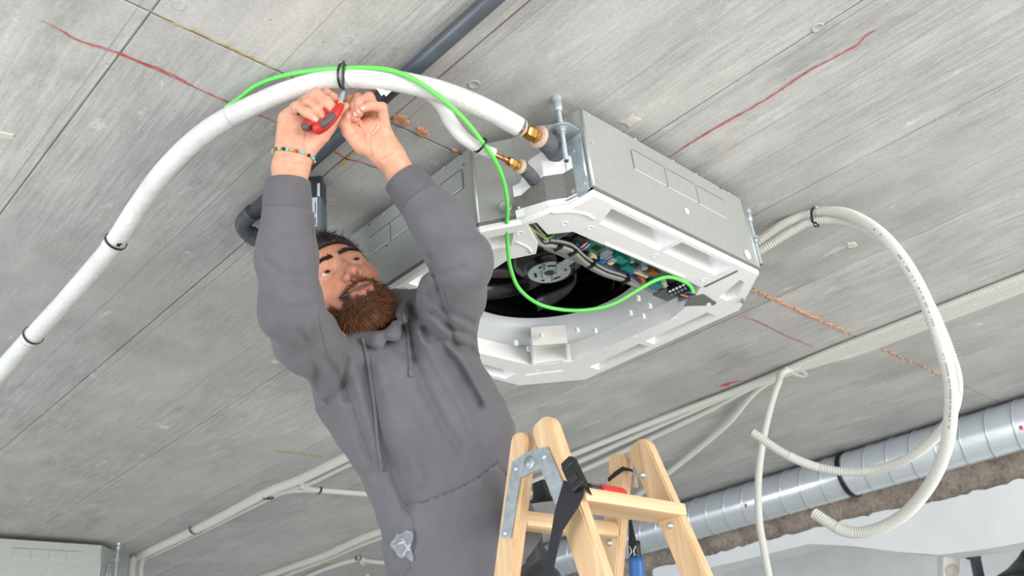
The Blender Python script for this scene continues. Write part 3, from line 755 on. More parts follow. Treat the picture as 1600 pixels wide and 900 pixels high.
for name, q, s, m in [('chip', (932, 388), (.018, .015, .003), 'ink'), ('heat_sink', (948, 393), (.02, .022, .010), 'zinc'), ('relay', (972, 404), (.022, .020, .016), 'teal'), ('relay', (980, 417), (.030, .018, .014), 'teal'),
                      ('relay', (966, 398), (.018, .016, .018), 'teal'), ('chip', (990, 414), (.020, .014, .006), 'ink'), ('connector', (926, 400), (.020, .010, .012), 'cream'), ('connector', (941, 406), (.018, .012, .013), 'wire_blue'), ('connector', (954, 408), (.012, .012, .014), 'cream'),
                      ('connector', (960, 402), (.014, .012, .016), 'zinc'), ('connector', (1001, 427), (.050, .008, .010), 'cream'), ('connector', (985, 424), (.010, .010, .012), 'wire_blue'), ('relay', (1024, 443), (.036, .020, .018), 'teal'), ('relay', (1019, 450), (.016, .016, .012), 'teal'),
                      ('connector', (1037, 441), (.012, .010, .012), 'cream'), ('coil', (1020, 424), (.028, .018, .014), 'coil'), ('chip', (905, 372), (.030, .020, .010), 'black'), ('chip', (897, 376), (.02, .024, .008), 'ink'), ('connector', (900, 381), (.012, .008, .010), 'wire_blue')]:
    on_board(name, q, s, M[m])
for q, r in (((1007, 420), .0085), ((999, 424), .004), ((988, 410), .005)):
    c = PZ(q[0], q[1], ZP - .014); cyl('capacitor', c, c + Vector((0, 0, .014)), r, M['cap'], cb_, None, 16)
# heat-sink fins
for k in range(3):
    a = PZ(944 + k * 6, 399 + k * 1.5, .966); box('heat_sink_fin', a, (.003, .022, .010), M['zinc'], cb_)
# ribbon of red, white and blue wires
for k, (cn) in enumerate(['wire_red', 'wire_white', 'wire_blue', 'wire_red', 'wire_white', 'wire_blue']):
    o = k * 2.2
    tube('ribbon_wire', [PZ(899 + o * .8, 391 + o * .1, .972), PZ(907 + o, 385 + o * .2, .966), PZ(916 + o * .7, 378 + o * .3, .970)], .0016, M[cn], cb_, .004, 6)
# grey harness along the inner edge and its black clips
for k, (dy, r, cn) in enumerate([(0, .0068, 'wire_grey'), (5, .0048, 'wire_grey'), (-5, .004, 'black'), (-8, .003, 'wire_grey')]):
    tube('harness_cable', [PZ(808 + k * 4, 338, .975), PZ(826 + k * 3, 356 + dy * .5, .962), PZ(845 + k * 2, 380 + dy * .3, .958), PZ(862, 383 + dy, .958), PZ(893, 390 + dy, .958), PZ(915, 409 + dy, .958), PZ(945, 426 + dy * .7, .958), PZ(976, 436 + dy * .6, .960), PZ(1000, 449 + dy * .4, .966)], r, M[cn], cb_, .006, 10)
for k, cn in enumerate(['wire_white', 'wire_red', 'black', 'wire_grey', 'wire_white', 'black']):
    tube('harness_wire', [PZ(812 + k * 3.2, 337 - k * .5, .975), PZ(828 + k * 3, 352 + k, .960), PZ(838 + k * 4, 368 + k, .957), PZ(848 + k * 2, 384, .958)], .0018, M[cn], cb_, .005, 6)
for dx, cn in ((0, 'wire_yellow'), (1.8, 'wire_green')):
    tube('earth_wire', [PZ(808 + dx, 340, .972), PZ(822 + dx, 350, .958), PZ(838 + dx, 362, .954), PZ(852 + dx, 372 - dx * .3, .953), PZ(860 + dx, 371 - dx, .954), PZ(867, 365, .958)], .0017, M[cn], cb_, .004, 6)
for q in ((872, 384), (895, 392), (924, 412), (978, 436)):
    c = PZ(q[0], q[1], .957); box('cable_clip', c, (.007, .024, .020), M['black'], cb_, bevel=.002)
box('terminal_cover', PZ(1040, 455, .972), (.060, .038, .024), M['rubber'], cb_)
tbk = box('terminal_block', PZ(1060, 452, .966), (.056, .030, .020), M['black'], cb_, bevel=.001)
for k in range(5):
    q = PZ(1047 + k * 5.2, 456 - k * 2.4, .954); cyl('terminal_screw', q, q + Vector((0, 0, .003)), .0032, M['wire_white'], tbk, None, 10)
    q = PZ(1050 + k * 5.2, 461 - k * 2.4, .955); cyl('terminal_screw', q, q + Vector((0, 0, .003)), .0026, M['zinc'], tbk, None, 10)
tube('wire_end', [PZ(1068, 459, .955), PZ(1076, 457, .952), PZ(1084, 460, .954)], .0020, M['wire_blue'], cb_, .004, 6)
tube('wire_end', [PZ(1063, 460, .955), PZ(1074, 463, .951), PZ(1085, 463, .954)], .0022, M['wire_brown'], cb_, .004, 6)
for k in range(3): tube('wire_end', [PZ(995 + k * 3, 432 + k, .972), PZ(1003 + k * 2, 436 + k, .964), PZ(1002 + k * 2, 446, .966)], .0017, M['wire_brown'], cb_, .004, 6)
for k in range(3): tube('wire_end', [PZ(1027 + k * 4, 448 + k, .970), PZ(1033 + k * 3, 447 + k, .964), PZ(1040 + k * 2, 444 + k, .968)], .0015, M['cream'], cb_, .004, 6)

# ---- hanger brackets of the cassette
def bracket(parent, c, out, h, z_lug):
    """plate against the corner, a round lug with a slot reaching out to the rod"""
    out = Vector(out).normalized(); side = Vector((-out.y, out.x, 0)); c = Vector(c)
    br = bpy.data.objects.new('hanger_bracket', None); col.objects.link(br); br.parent = parent
    zb = c.z
    box('bracket_plate', c + out * .001 + Vector((0, 0, h / 2)), (.050, .0025, h), M['zinc'], br, (side, out, Vector((0, 0, 1))), .0008)
    pts = [(-.024, 0), (-.024, .025)] + [(.024 * math.cos(t), .030 + .024 * math.sin(t)) for t in np.linspace(math.pi, 0, 12)] + [(.024, .025), (.024, 0)]
    prism_on('bracket_lug', [c + side * a + out * b + Vector((0, 0, z_lug - zb)) for a, b in pts], .003, M['zinc'], br, (0, 0, 1))
    for dx, dz_ in ((-.012, .012), (.014, .018), (0, h - .03)):
        q = c + side * dx + Vector((0, 0, dz_)); bm = bmesh.new(); bm_hex(bm, q + out * .002, q + out * .006, .005); link('bolt', me_from(bm), M['zinc'], br)
    for sg in (-1, 1):
        cyl('bracket_bead', c + side * .022 * sg + out * .002 + Vector((0, 0, .03)), c + side * .022 * sg + out * .002 + Vector((0, 0, h - .01)), .003, M['zinc'], br, None, 8, True)
    return br
bracket(unit, (1.1905, .922, ZS - .004), (-1, -.05, 0), .135, 1.108)
b2 = bracket(unit, (1.862, .962, ZS), (1, -1, 0), .12, 1.098)
bracket(unit, (1.850, 1.643, ZS - .012), (1, 1, 0), .12, 1.098)
prism_on('bracket_foot', [PZ(880, 316, .962), PZ(893, 321, .962), PZ(924, 303, .962), PZ(917, 298, .962)], .002, M['zinc_dark'], unit, (0, 0, 1))
c = Vector((1.868, .995, ZB + .004)); lathe('corner_washer', c, (1, -1, 0), [(.0001, .004), (.012, .004), (.013, .003), (.013, 0)], M['zinc_dark'], unit, 20)

# ---- threaded rods
def hanging_rod(x, y, z0, z_lug, label):
    t = thing('threaded_rod', label, 'threaded rod', 'hanger rods of the cassette')
    zs = np.arange(z0, HC - .028, .0016); rad = [.0047 if k % 2 else .0053 for k in range(len(zs))]
    link('rod', sweep([(x, y, z) for z in zs], rad, 10, caps=True, smooth=False), M['zinc'], t)
    cyl('rusty_end', (x, y, z0 - .002), (x, y, z0), .0045, M['copper'], t, None, 10)
    lathe('anchor', (x, y, HC), (0, 0, -1), [(.0105, 0), (.0105, .008), (.008, .012), (.0092, .014), (.0085, .034), (.0055, .036)], M['zinc'], t, 14)
    for z in (z_lug - .010, z_lug + .005):
        bm = bmesh.new(); bm_hex(bm, (x, y, z), (x, y, z + .007), .0095); link('nut', me_from(bm), M['zinc'], t)
        cyl('washer', (x, y, z + (.0072 if z < z_lug else -.0018)), (x, y, z + (.0088 if z < z_lug else -.0002)), .014, M['zinc'], t, None, 18)
    return t
hanging_rod(1.1575, .918, 1.030, 1.108, 'zinc threaded rod beside the brass pipe fittings')
hanging_rod(1.8905, .9325, 1.028, 1.098, 'zinc threaded rod at the conduit end of the cassette')

# ================================================================== SECOND CASSETTE, FAR LEFT
u2 = thing('ceiling_cassette', 'closed galvanised cassette casing at the far lower left', 'air conditioner')
before = set(col.objects); casing(u2, False)
fr2 = lambda x, y: PY(x, y, .8888 + 3.96) - Vector((0, 3.96, 0))
knockouts((20, 856), (129, 862), (20, 872), 4, fr2, nr, u2)
for q in ((156, 875), (72, 889), (30, 845), (100, 850)): rivet(q, fr2, nr, u2, .005)
bm = bmesh.new(); bm_prism(bm, [(x + (1.5 - x) * .01, y + (1.3 - y) * .01) for x, y in OCT], ZB, ZS - .004); link('foam_underside', me_from(bm), M['foam'], u2)
bracket(u2, (1.862, .962, ZS), (1, -1, 0), .12, 1.098)
for o in u2.children: o.location = o.location + Vector((0, 3.96, 0))
hanging_rod(1.8905, .9325 + 3.96, 1.0, 1.098, 'zinc threaded rod at the far lower-left casing')

# ================================================================== REFRIGERANT PIPES
def fitting(parent, a, b, rc, rn, off):
    """copper stub, flare nut pair, washer and grey insulated elbow along a -> b"""
    a, b = Vector(a), Vector(b); d = (b - a).normalized(); L = (b - a).length
    cyl('copper_pipe', a - d * .006, a + d * L * .30, rc, M['copper'], parent, None, 16, True)
    bm = bmesh.new(); bm_cyl(bm, a + d * L * .14, a + d * L * .20, rn * .78, rn, 6); bm_cyl(bm, a + d * L * .20, a + d * L * .40, rn, None, 6); link('flare_nut', me_from(bm), M['brass'], parent)
    cyl('nut_neck', a + d * L * .39, a + d * L * .46, rn * .72, M['brass'], parent, None, 20, True)
    bm = bmesh.new(); bm_hex(bm, a + d * L * .45, a + d * L * .58, rn * .9); link('flare_union', me_from(bm), M['brass'], parent)
    lathe('foam_washer', a + d * L * .57, d, [(rn * .6, 0), (rn * 1.45, 0), (rn * 1.5, .003), (rn * 1.5, .007), (rn * .6, .007)], M['washer'], parent, 28, True)
    tube('insulated_elbow', [a + d * L * .60, a + d * L * .80, a + d * L * 1.0 + Vector(off) * .4, a + d * L * 1.15 + Vector(off)], rn * 1.32, M['rubber'], parent, .006, 16)
    tube('elbow_tape', [a + d * L * .70 + d.cross(Vector((0, 0, 1))) * rn * .2, a + d * L * .74], rn * 1.38, M['pvc'], parent, .006, 16)
def wrapped(name, pts, rads, parent, seed):
    p, L = spline(pts, .004); n = len(p); s = np.linspace(0, 1, n)
    r = np.interp(s, np.linspace(0, 1, len(rads)), rads)
    R = np.random.default_rng(seed); w = np.cumsum(R.normal(size=n)); w -= np.linspace(w[0], w[-1], n)
    r = r * (1 + .018 * np.sin(s * L / .0085 * 2 * np.pi) * 0.35 + .004 * np.sin(np.arange(n) * .31 + seed) + .010 * np.sin(np.arange(n) * .043))
    return link(name, sweep(p, r, 24, .96), M['wrap'], parent), p
big = thing('refrigerant_pipe', 'thick white insulated pipe arching across the ceiling to a brass nut', 'pipe')
bp = [PD(812, 199, 1.735), PD(770, 176, 1.715), PD(720, 154, 1.69), PD(670, 138, 1.665), PD(620, 127, 1.65), PD(580, 123, 1.643), PD(540, 122.5, 1.654), PD(495, 129, 1.672), PD(445, 144, 1.684), PD(400, 163, 1.694), PD(360, 182, 1.708)]
o, _ = wrapped('insulation', bp, [.0195, .0204, .0208, .0210, .0201, .0196, .0195, .0196, .0198, .0199, .020], big, 1)
bl = [PD(372, 176, 1.703), PD(352, 187, 1.715), PD(320, 208, 1.735), PD(285, 238, 1.76), PD(250, 276, 1.79), PD(215, 324, 1.83), PD(184, 372, 1.87), PD(172, 387, 1.885)]
wrapped('insulation', bl, [.0205, .0208, .0208, .0208, .0208, .0206, .0206, .0206], big, 2)
bl2 = [PD(192, 362, 1.862), PD(172, 389, 1.885), PD(135, 433, 1.93), PD(95, 478, 1.98), PD(55, 521, 2.03), PD(44, 532, 2.04)]
wrapped('insulation', bl2, [.0196, .0202, .0204, .0204, .0204, .0204], big, 3)
bl3 = [PD(58, 518, 2.026), PD(40, 536, 2.045), PD(10, 570, 2.08), PD(-40, 628, 2.14), PD(-90, 690, 2.2), PD(-180, 800, 2.28), PD(-300, 960, 2.36), PD(-420, 1150, 2.42)]
wrapped('insulation', bl3, [.0194, .0208, .0210, .021, .021, .021], big, 4)
fitting(big, PD(814, 201, 1.737), PD(858, 222, 1.80), .0085, .0155, (Vector((.03, .02, .0))))
lathe('cut_end', PD(813, 199.5, 1.736), PD(858, 222, 1.80) - PD(814, 201, 1.737), [(.009, .001), (.0185, .001), (.0195, -.004)], M['wrap'], big, 24)
sm = thing('refrigerant_pipe', 'thin white insulated pipe with small copper end and brass nut', 'pipe')
sp = [PD(655, 141, 1.685), PD(676, 150, 1.697), PD(692, 166, 1.703), PD(704, 190, 1.71), PD(722, 213, 1.712), PD(746, 230, 1.722), PD(772, 241, 1.735)]
p, L = spline(sp, .004); n = len(p)
link('insulation', sweep(p, .0135 + .0012 * np.sin(np.arange(n) * .11), 20, .9), M['wrap'], sm)
fitting(sm, PD(788, 248, 1.748), PD(826, 268, 1.80), .0048, .0105, (Vector((.02, .015, .0))))
tube('copper_pipe', [PD(765, 238, 1.733), PD(780, 245, 1.742), PD(800, 254, 1.765)], .0048, M['copper'], sm, .006, 12)
# torn flap of wrap below the arch
prism_on('torn_flap', [PD(588, 138, 1.637), PD(612, 142, 1.64), PD(606, 148, 1.642), PD(603, 151, 1.644), PD(600, 147, 1.642), PD(596, 150, 1.642)], .0012, M['wrap'], big)

# ---- green cable
tag(tube('green_cable', [PD(352, 168, 1.74), PD(372, 155, 1.73), PD(400, 134, 1.71), PD(440, 119, 1.685), PD(490, 110, 1.664), PD(538, 106.5, 1.642), PD(580, 106, 1.626), PD(615, 111, 1.626), PD(650, 126, 1.630), PD(690, 154, 1.648), PD(725, 186, 1.675), PD(754, 222, 1.70), PD(775, 253, 1.73), PD(788, 287, 1.77), PD(793, 322, 1.80), PD(792, 350, 1.83), PD(793, 385, 1.88), PD(798, 420, 1.92), PD(812, 452, 1.95), PD(842, 475, 1.985), PD(880, 484, 2.01), PD(920, 484, 2.02), PD(960, 474, 2.03), PD(1000, 451, 2.04), PD(1024, 438, 2.055), PD(1044, 433, 2.075), PD(1062, 437, 2.10), PD(1078, 446, 2.105), PD(1084, 458, 2.095)], .0043, M['green'], None, .006, 12), 'bright green cable looping from the white pipe into the cassette', 'cable')
# ---- black cable ties on the pipes
def pipe_tie(px_, py_, d, a, b, r, label, tail=None, w=.0022):
    return tie_ring('cable_tie', PD(px_, py_, d), PD(*b) - PD(*a), r, M['black'], label, 'cable tie', tail, 1.0, w)
pipe_tie(536, 119, 1.653, (560, 121, 1.648), (510, 121, 1.662), .0227, 'black cable tie around arch of white pipe and green cable', (PD(536, 136, 1.634), PD(537, 95, 1.634)))
pipe_tie(181, 377, 1.874, (184, 372, 1.87), (172, 389, 1.885), .0222, 'black cable tie lower down the white insulated pipe', (PD(185, 383, 1.852), PD(190, 381, 1.85)))
pipe_tie(751, 227, 1.712, (746, 222, 1.71), (760, 234, 1.72), .0158, 'black cable tie holding green cable to thin pipe', None)
pipe_tie(52, 524, 2.033, (60, 516, 2.02), (44, 532, 2.04), .0222, 'black cable tie nearest the left edge on white pipe', None)

# ================================================================== DRAIN PIPE AND BOX
dp = thing('drain_pipe', 'dark grey plastic drain pipe along the ceiling ending in an elbow', 'pipe')
cyl('pipe', (.853, .45, HC - .019), (.853, 1.648, HC - .026), .0165, M['pvc'], dp, None, 24, True)
tube('elbow', [(.853, 1.625, HC - .026), (.853, 1.648, HC - .027), (.858, 1.668, HC - .031), (.872, 1.678, HC - .038), (.888, 1.680, HC - .044)], .0195, M['pvc'], dp, .004, 20)
cyl('collar', (.853, 1.612, HC - .0258), (.853, 1.626, HC - .026), .0205, M['pvc'], dp, None, 24, True)
cyl('coupling', (.880, 1.679, HC - .041), (.902, 1.680, HC - .048), .0222, M['pvc'], dp, None, 8)
cyl('outlet', (.9, 1.680, HC - .047), (.96, 1.684, HC - .060), .0165, M['pvc'], dp, None, 20, True)
bx = thing('pump_box', 'blue-grey sheet metal box with silver label behind raised forearm', 'box')
side = Vector((.70, -.71, 0)); outv = Vector((-.71, -.70, 0)); up = Vector((0, 0, 1)); bax = (side, outv, up)
bc = PD(470, 330, 2.00); bc.z = 1.045
box('body', bc + Vector((0, 0, -.01)), (.106, .06, .19), M['boxgrey'], bx, bax, .003)
box('mounting_channel', bc + Vector((0, 0, .115)), (.104, .05, .06), M['darkmetal'], bx, bax, .002)
box('channel_slot', bc + side * .046 + outv * .0262 + Vector((0, 0, .105)), (.006, .002, .035), M['label'], bx, bax)
box('side_clip', bc - side * .064 + Vector((0, 0, .075)), (.03, .03, .035), M['darkmetal'], bx, bax, .002)
lb = box('label', bc + side * .024 + outv * .0306 + Vector((0, 0, .045)), (.040, .0012, .075), M['label'], bx, bax)
for k, (a, z_, w, h) in enumerate([(.028, .074, .006, .007), (.040, .055, .0016, .03), (.012, .03, .0016, .03), (.040, .02, .0016, .02)]):
    box('label_mark', bc + side * a + outv * .0314 + Vector((0, 0, z_)), (w, .0006, h), M['ink'], lb, bax)

# ================================================================== STEP LADDER
def wood_x():
    t = NT('pale pine crosswise'); v = t.obj()
    g = t.noise(t.mapping(v, (2.5, 60, 60)), 1.0, 4, .6)
    c = t.ramp(g, [(.3, srgb(206, 170, 126)), (.7, srgb(232, 204, 166))])
    t.set(Base_Color=c, Roughness=.55); t.bump(g, .12, .002); return t.m
M['wood_x'] = wood_x()
ladder = thing('step_ladder', 'pale pine folding step ladder with steel hinge plate in front of the worker', 'ladder')
XA, XB, TH = 1.120, 1.398, .026
def stile(x, ytop, ztop, ybot, zbot, w):
    """leg in a plane x = const from its rounded top down to the floor"""
    d = Vector((0, ybot - ytop, zbot - ztop)).normalized()
    L = (ztop + EYE) / -d.z; s = Vector((0, d.z, -d.y)) * -1; a = Vector((x, ytop, ztop))
    prof = [(-.5, .018), (-.42, .006), (-.25, .0), (.2, .0), (.42, .005), (.5, .016)]
    pts = [a + s * w * u + d * v for u, v in prof] + [a + s * w * .5 + d * L, a - s * w * .5 + d * L]
    bm = bmesh.new(); A = [bm.verts.new(p) for p in pts]; B = [bm.verts.new(p + Vector((TH, 0, 0))) for p in pts]; n = len(pts)
    fs = [bm.faces.new((A[i], A[(i + 1) % n], B[(i + 1) % n], B[i])) for i in range(n)] + [bm.faces.new(A[::-1]), bm.faces.new(B)]
    bmesh.ops.recalc_face_normals(bm, faces=fs)
    bmesh.ops.bevel(bm, geom=bm.edges[:], offset=.0028, segments=2, affect='EDGES')
    for v in bm.verts: v.co.z = max(v.co.z, -EYE)
    o = link('stile', me_from(bm), M['wood'], ladder)
    o.data.transform(Matrix.Translation((0, 0, 0)))
    return lambda z: ytop + (ybot - ytop) * (z - ztop) / (zbot - ztop)
yA1 = stile(XA, 1.090, .512, 1.166, .290, .045)
yA2 = stile(XA, 1.040, .520, .972, .256, .050)
yB1 = stile(XB, 1.094, .512, 1.162, .300, .045)
yB2 = stile(XB, 1.046, .522, .972, .266, .050)
# treads on the near pair, rungs on the far pair
for k in range(7):
    z = .369 - .27 * k
    if z < -EYE + .1: break
    yc = yA2(z)
    bm = bmesh.new(); bm_box(bm, ((XA + XB + TH) / 2, yc - .002, z), (XB - XA - TH + .006 if k else XB - XA + .004, .070, .023), bevel=.004)
    link('tread', me_from(bm), M['wood_x'], ladder)
for k in range(7):
    z = .366 - .27 * k
    if z < -EYE + .1: break
    yc = yA1(z) - .002
    bm = bmesh.new(); bm_box(bm, ((XA + XB + TH) / 2, yc, z), (XB - XA - TH + .004, .040, .030), (Vector((1, 0, 0)), Vector((0, 1, 0)), Vector((0, 0, 1))), .009)
    link('rung', me_from(bm), M['wood_x'], ladder)
# hinge plates
S5 = lambda a, b: PX(740 + a / 3.4625, 640 + b / 3.4625, XA - .0012)
hp_ = bpy.data.objects.new('hinge', None); col.objects.link(hp_); hp_.parent = ladder
M['hinge'] = steel('galvanised hinge plate', srgb(160, 168, 172), .4, var=.22)
prism_on('hinge_leaf', [S5(*q) for q in ((150, 690), (205, 697), (258, 368), (350, 328), (332, 220), (300, 228), (214, 285))], .0028, M['hinge'], hp_, (-1, 0, 0))
prism_on('hinge_leaf', [S5(*q) + Vector((-.0006, 0, 0)) for q in ((322, 218), (405, 203), (492, 405), (452, 520), (368, 318), (345, 332))], .0026, M['hinge'], hp_, (-1, 0, 0))
c = S5(308, 292) + Vector((-.003, 0, 0)); lathe('hinge_disc', c, (-1, 0, 0), [(.0001, .002), (.012, .002), (.0128, .0012), (.0128, -.001)], M['hinge'], hp_, 28)
for q, r in (((303, 297), .0042), ((236, 322), .0052), ((388, 258), .0052), ((178, 670), .0052)):
    lathe('rivet', S5(*q) + Vector((-.0035, 0, 0)), (-1, 0, 0), [(r, 0), (r * .85, r * .35), (r * .5, r * .55), (.0001, r * .6)], M['zinc'], hp_, 14)
for (a, b), xx in (((918, 357), XB), ((1066, 629), XB), ((740, 722), XB)):
    q = PX(740 + a / 3.4625, 640 + b / 3.4625, xx)
    lathe('dome_nut', q, (-1, 0, 0), [(.0062, 0), (.0062, .003), (.0045, .0035), (.0045, .007), (.003, .009), (.0001, .0098)], M['zinc'], ladder, 14)

# ---- black webbing strap with its buckle
def ribbon(name, pairs, x, th, mat, parent):
    """flat strap from pairs of edge points (zoomed pixels) at plane x, or pairs with their own x"""
    V = []; F = []
    for q in pairs:
        xx = q[2] if len(q) > 2 else x
        for p in q[:2]:
            w = PX(740 + p[0] / 3.4625, 640 + p[1] / 3.4625, xx); V += [w, w + Vector((th, 0, 0))]
    for k in range(len(pairs) - 1):
        a, b = k * 4, k * 4 + 4
        F += [(a, b, b + 2, a + 2), (a + 1, a + 3, b + 3, b + 1), (a, a + 1, b + 1, b), (a + 2, b + 2, b + 3, a + 3)]
    F += [(0, 2, 3, 1), (len(V) - 4, len(V) - 3, len(V) - 1, len(V) - 2)]
    me = me_data(V, F); bm = bmesh.new(); bm.from_mesh(me); bmesh.ops.recalc_face_normals(bm, faces=bm.faces[:]); bm.to_mesh(me); bm.free()
    return link(name, me, mat, parent)
st = thing('tool_strap', 'black webbing strap with plastic buckle slung over the front ladder leg', 'strap')
ribbon('webbing', [((488, 382), (598, 425), 1.090), ((470, 440), (592, 462), 1.086), ((452, 500), (566, 520), 1.084), ((436, 560), (520, 590), 1.083), ((424, 640), (478, 655), 1.083), ((402, 760), (448, 770), 1.084), ((378, 900), (420, 905), 1.086), ((365, 980), (405, 985), 1.088)], 1.1, .0025, M['webbing'], st)
ribbon('webbing', [((598, 425), (505, 380), 1.092), ((610, 400), (520, 350), 1.10), ((640, 470), (560, 420), 1.15)], 1.1, .0025, M['webbing'], st)
bk = PX(740 + 545 / 3.4625, 640 + 355 / 3.4625, 1.082)
dvec = (PX(740 + 580 / 3.4625, 640 + 430 / 3.4625, 1.082) - PX(740 + 515 / 3.4625, 640 + 290 / 3.4625, 1.082)).normalized(); bax2 = (dvec, Vector((-1, 0, 0)).cross(dvec).normalized(), Vector((-1, 0, 0)))
b_ = box('buckle', bk, (.050, .030, .011), M['black'], st, bax2, .003)
box('buckle_prong', bk - dvec * .022, (.016, .024, .014), M['black'], b_, bax2, .003); box('buckle_slot', bk + dvec * .008 + Vector((-.006, 0, 0)), (.012, .018, .003), M['ink'], b_, bax2, .001)
po = thing('tool_pouch', 'black tool pouch flap hanging between the two left ladder legs', 'pouch')
ribbon('flap', [((318, 400), (372, 378), 1.22), ((322, 470), (385, 440), 1.215), ((312, 500), (400, 478), 1.21)], 1.2, .012, M['webbing'], po)
ribbon('handle_strap', [((305, 492), (308, 508), 1.205), ((360, 478), (362, 500), 1.20), ((420, 470), (424, 494), 1.20)], 1.2, .003, M['webbing'], po)
# ---- red bottle on the tread
t = thing('marker_bottle', 'small red bottle with black ribbed cap lying on ladder tread', 'bottle')
za = .369 + .0115 + .0118; ya = 1.002
xa, xb = 1.178, 1.292
lathe('body', (xa + .034, ya, za), (1, 0, 0), [(.0001, 0), (.0105, .001), (.0116, .004), (.0116, .030), (.0112, .032), (.0116, .034), (.0116, .060), (.010, .066), (.0001, .068)], M['red'], t, 24)
V = []
lathe('cap', (xa, ya, za), (1, 0, 0), [(.0001, 0), (.0085, .001), (.0095, .004), (.0095, .032), (.0080, .035)], M['black'], t, 20)
for k in range(12):
    a = 2 * math.pi * k / 12; box('cap_rib', (xa + .018, ya + .0096 * math.cos(a), za + .0096 * math.sin(a)), (.024, .0016, .0016), M['rubber'], t)
# ---- black band and blue tool on the rear leg
bd = thing('rubber_band', 'black rubber strap looped around rear right ladder leg', 'strap')
ribbon('band', [((725, 372), (728, 388), 1.394), ((760, 338), (765, 360), 1.3945), ((805, 308), (808, 330), 1.3945), ((845, 318), (848, 334), 1.3945), ((858, 326), (860, 340), 1.40)], 1.39, .0025, M['webbing'], bd)
q = PX(740 + 872 / 3.4625, 640 + 390 / 3.4625, 1.428); cyl('band_toggle', q + Vector((0, 0, .012)), q - Vector((0, 0, .012)), .005, M['washer'], bd, None, 12, True)
tl = thing('hanging_tool', 'blue handled tool in black holder hanging behind the ladder', 'tool')
ribbon('hanging_strap', [((842, 590), (850, 590), 1.43), ((840, 650), (862, 650), 1.43), ((838, 710), (876, 712), 1.43), ((842, 745), (885, 745), 1.43)], 1.43, .003, M['webbing'], tl)
sx = lambda a, b, x: PX(740 + a / 3.4625, 640 + b / 3.4625, x)
tube('handle', [sx(880, 800, 1.442), sx(882, 850, 1.442), sx(890, 950, 1.442), sx(900, 1040, 1.442)], [.0] * 0 or .0145, M['blue'], tl, .01, 20)
tube('sheath', [sx(868, 712, 1.442), sx(872, 760, 1.442), sx(879, 815, 1.442)], .0118, M['black'], tl, .008, 16)
for s in (-1, 1):
    tube('wire_clip', [sx(860 + 18 * s, 738, 1.424), sx(860 + 6 * s, 765, 1.424), sx(860 + 14 * s, 790, 1.424)], .0012, M['zinc'], tl, .004, 6)

# ================================================================== THE WORKER
import openvdb
f32 = np.float32
def A3(v): return np.array(v, f32)
def rcone(P, a, b, ra, rb):
    a, b = A3(a), A3(b); ab = b - a; L2 = float(ab @ ab) + 1e-12
    t = np.clip(((P - a) @ ab) / L2, 0, 1)
    q = P - a - t[:, None] * ab
    return np.sqrt((q * q).sum(1)) - (ra + (rb - ra) * t)
def chain(P, pts, rads, k=.006):
    d = None
    for i in range(len(pts) - 1):
        e = rcone(P, pts[i], pts[i + 1], rads[i], rads[i + 1]); d = e if d is None else smin(d, e, k)
    return d
def ellip(P, c, r, ax=None):
    q = P - A3(c)
    if ax is not None: q = q @ np.array([list(a) for a in ax], f32).T
    r = A3(r); k0 = np.sqrt(((q / r) ** 2).sum(1)); k1 = np.sqrt(((q / (r * r)) ** 2).sum(1)) + 1e-9
    return k0 * (k0 - 1) / k1
def smin(a, b, k):
    h = np.clip(.5 + .5 * (b - a) / k, 0, 1); return b + (a - b) * h - k * h * (1 - h)
def smax(a, b, k): return -smin(-a, -b, k)
def solidify(fn, lo, hi, h, reach=.03):
    """signed distance fn -> closed mesh; only blocks near the surface are sampled finely"""
    B = 8; lo = np.array(lo, float); n = (np.ceil((np.array(hi) - lo) / (h * B))).astype(int)
    g = np.stack(np.meshgrid(*[np.arange(k) for k in n], indexing='ij'), -1).reshape(-1, 3)
    ctr = (lo + (g + .5) * B * h).astype(f32)
    dc = fn(ctr); half = B * h * .9 + reach
    arr = np.where(dc > 0, 1.0, -1.0).astype(f32).reshape(n)
    arr = np.repeat(np.repeat(np.repeat(arr, B, 0), B, 1), B, 2)
    act = g[np.abs(dc) < half]
    loc = np.stack(np.meshgrid(*[np.arange(B)] * 3, indexing='ij'), -1).reshape(-1, 3)
    for s in range(0, len(act), 1500):
        blk = act[s:s + 1500]; idx = (blk[:, None, :] * B + loc[None]).reshape(-1, 3)
        d = fn((lo + idx * h).astype(f32)); arr[idx[:, 0], idx[:, 1], idx[:, 2]] = np.clip(d, -1, 1)
    grid = openvdb.FloatGrid(1.0); grid.copyFromArray(np.ascontiguousarray(arr))
    pts, tris, quads = grid.convertToPolygons(isovalue=0.0)
    pts = np.asarray(pts, float) * h + lo
    faces = [tuple(int(i) for i in q) for q in quads] + [tuple(int(i) for i in t) for t in tris]
    q = np.array([f[:3] for f in faces]); v = pts[q]
    if np.einsum('ij,ij->i', v[:, 0], np.cross(v[:, 1], v[:, 2])).sum() < 0: faces = [f[::-1] for f in faces]
    return pts, faces
def project(P):
    """pixels and depth of points"""
    c = P @ CAM.T.astype(f32); return 800 + FPX * c[:, 0] / c[:, 2], 450 - FPX * c[:, 1] / c[:, 2], c[:, 2]
def seg_dist(u, v, pts):
    d = np.full(u.shape, 1e9, f32)
    for (ax_, ay_), (bx_, by_) in zip(pts, pts[1:]):
        dx, dy = bx_ - ax_, by_ - ay_; t = np.clip(((u - ax_) * dx + (v - ay_) * dy) / (dx * dx + dy * dy), 0, 1)
        d = np.minimum(d, np.hypot(u - ax_ - t * dx, v - ay_ - t * dy))
    return d
def iv(r, u, t): return IR * r + IU * u - IF * t      # image right, image up, towards the lens
def paint(me, name, cols):
    at = me.color_attributes.new(name, 'FLOAT_COLOR', 'POINT'); c = np.ones((len(cols), 4), f32); c[:, :3] = cols
    at.data.foreach_set('color', c.ravel())
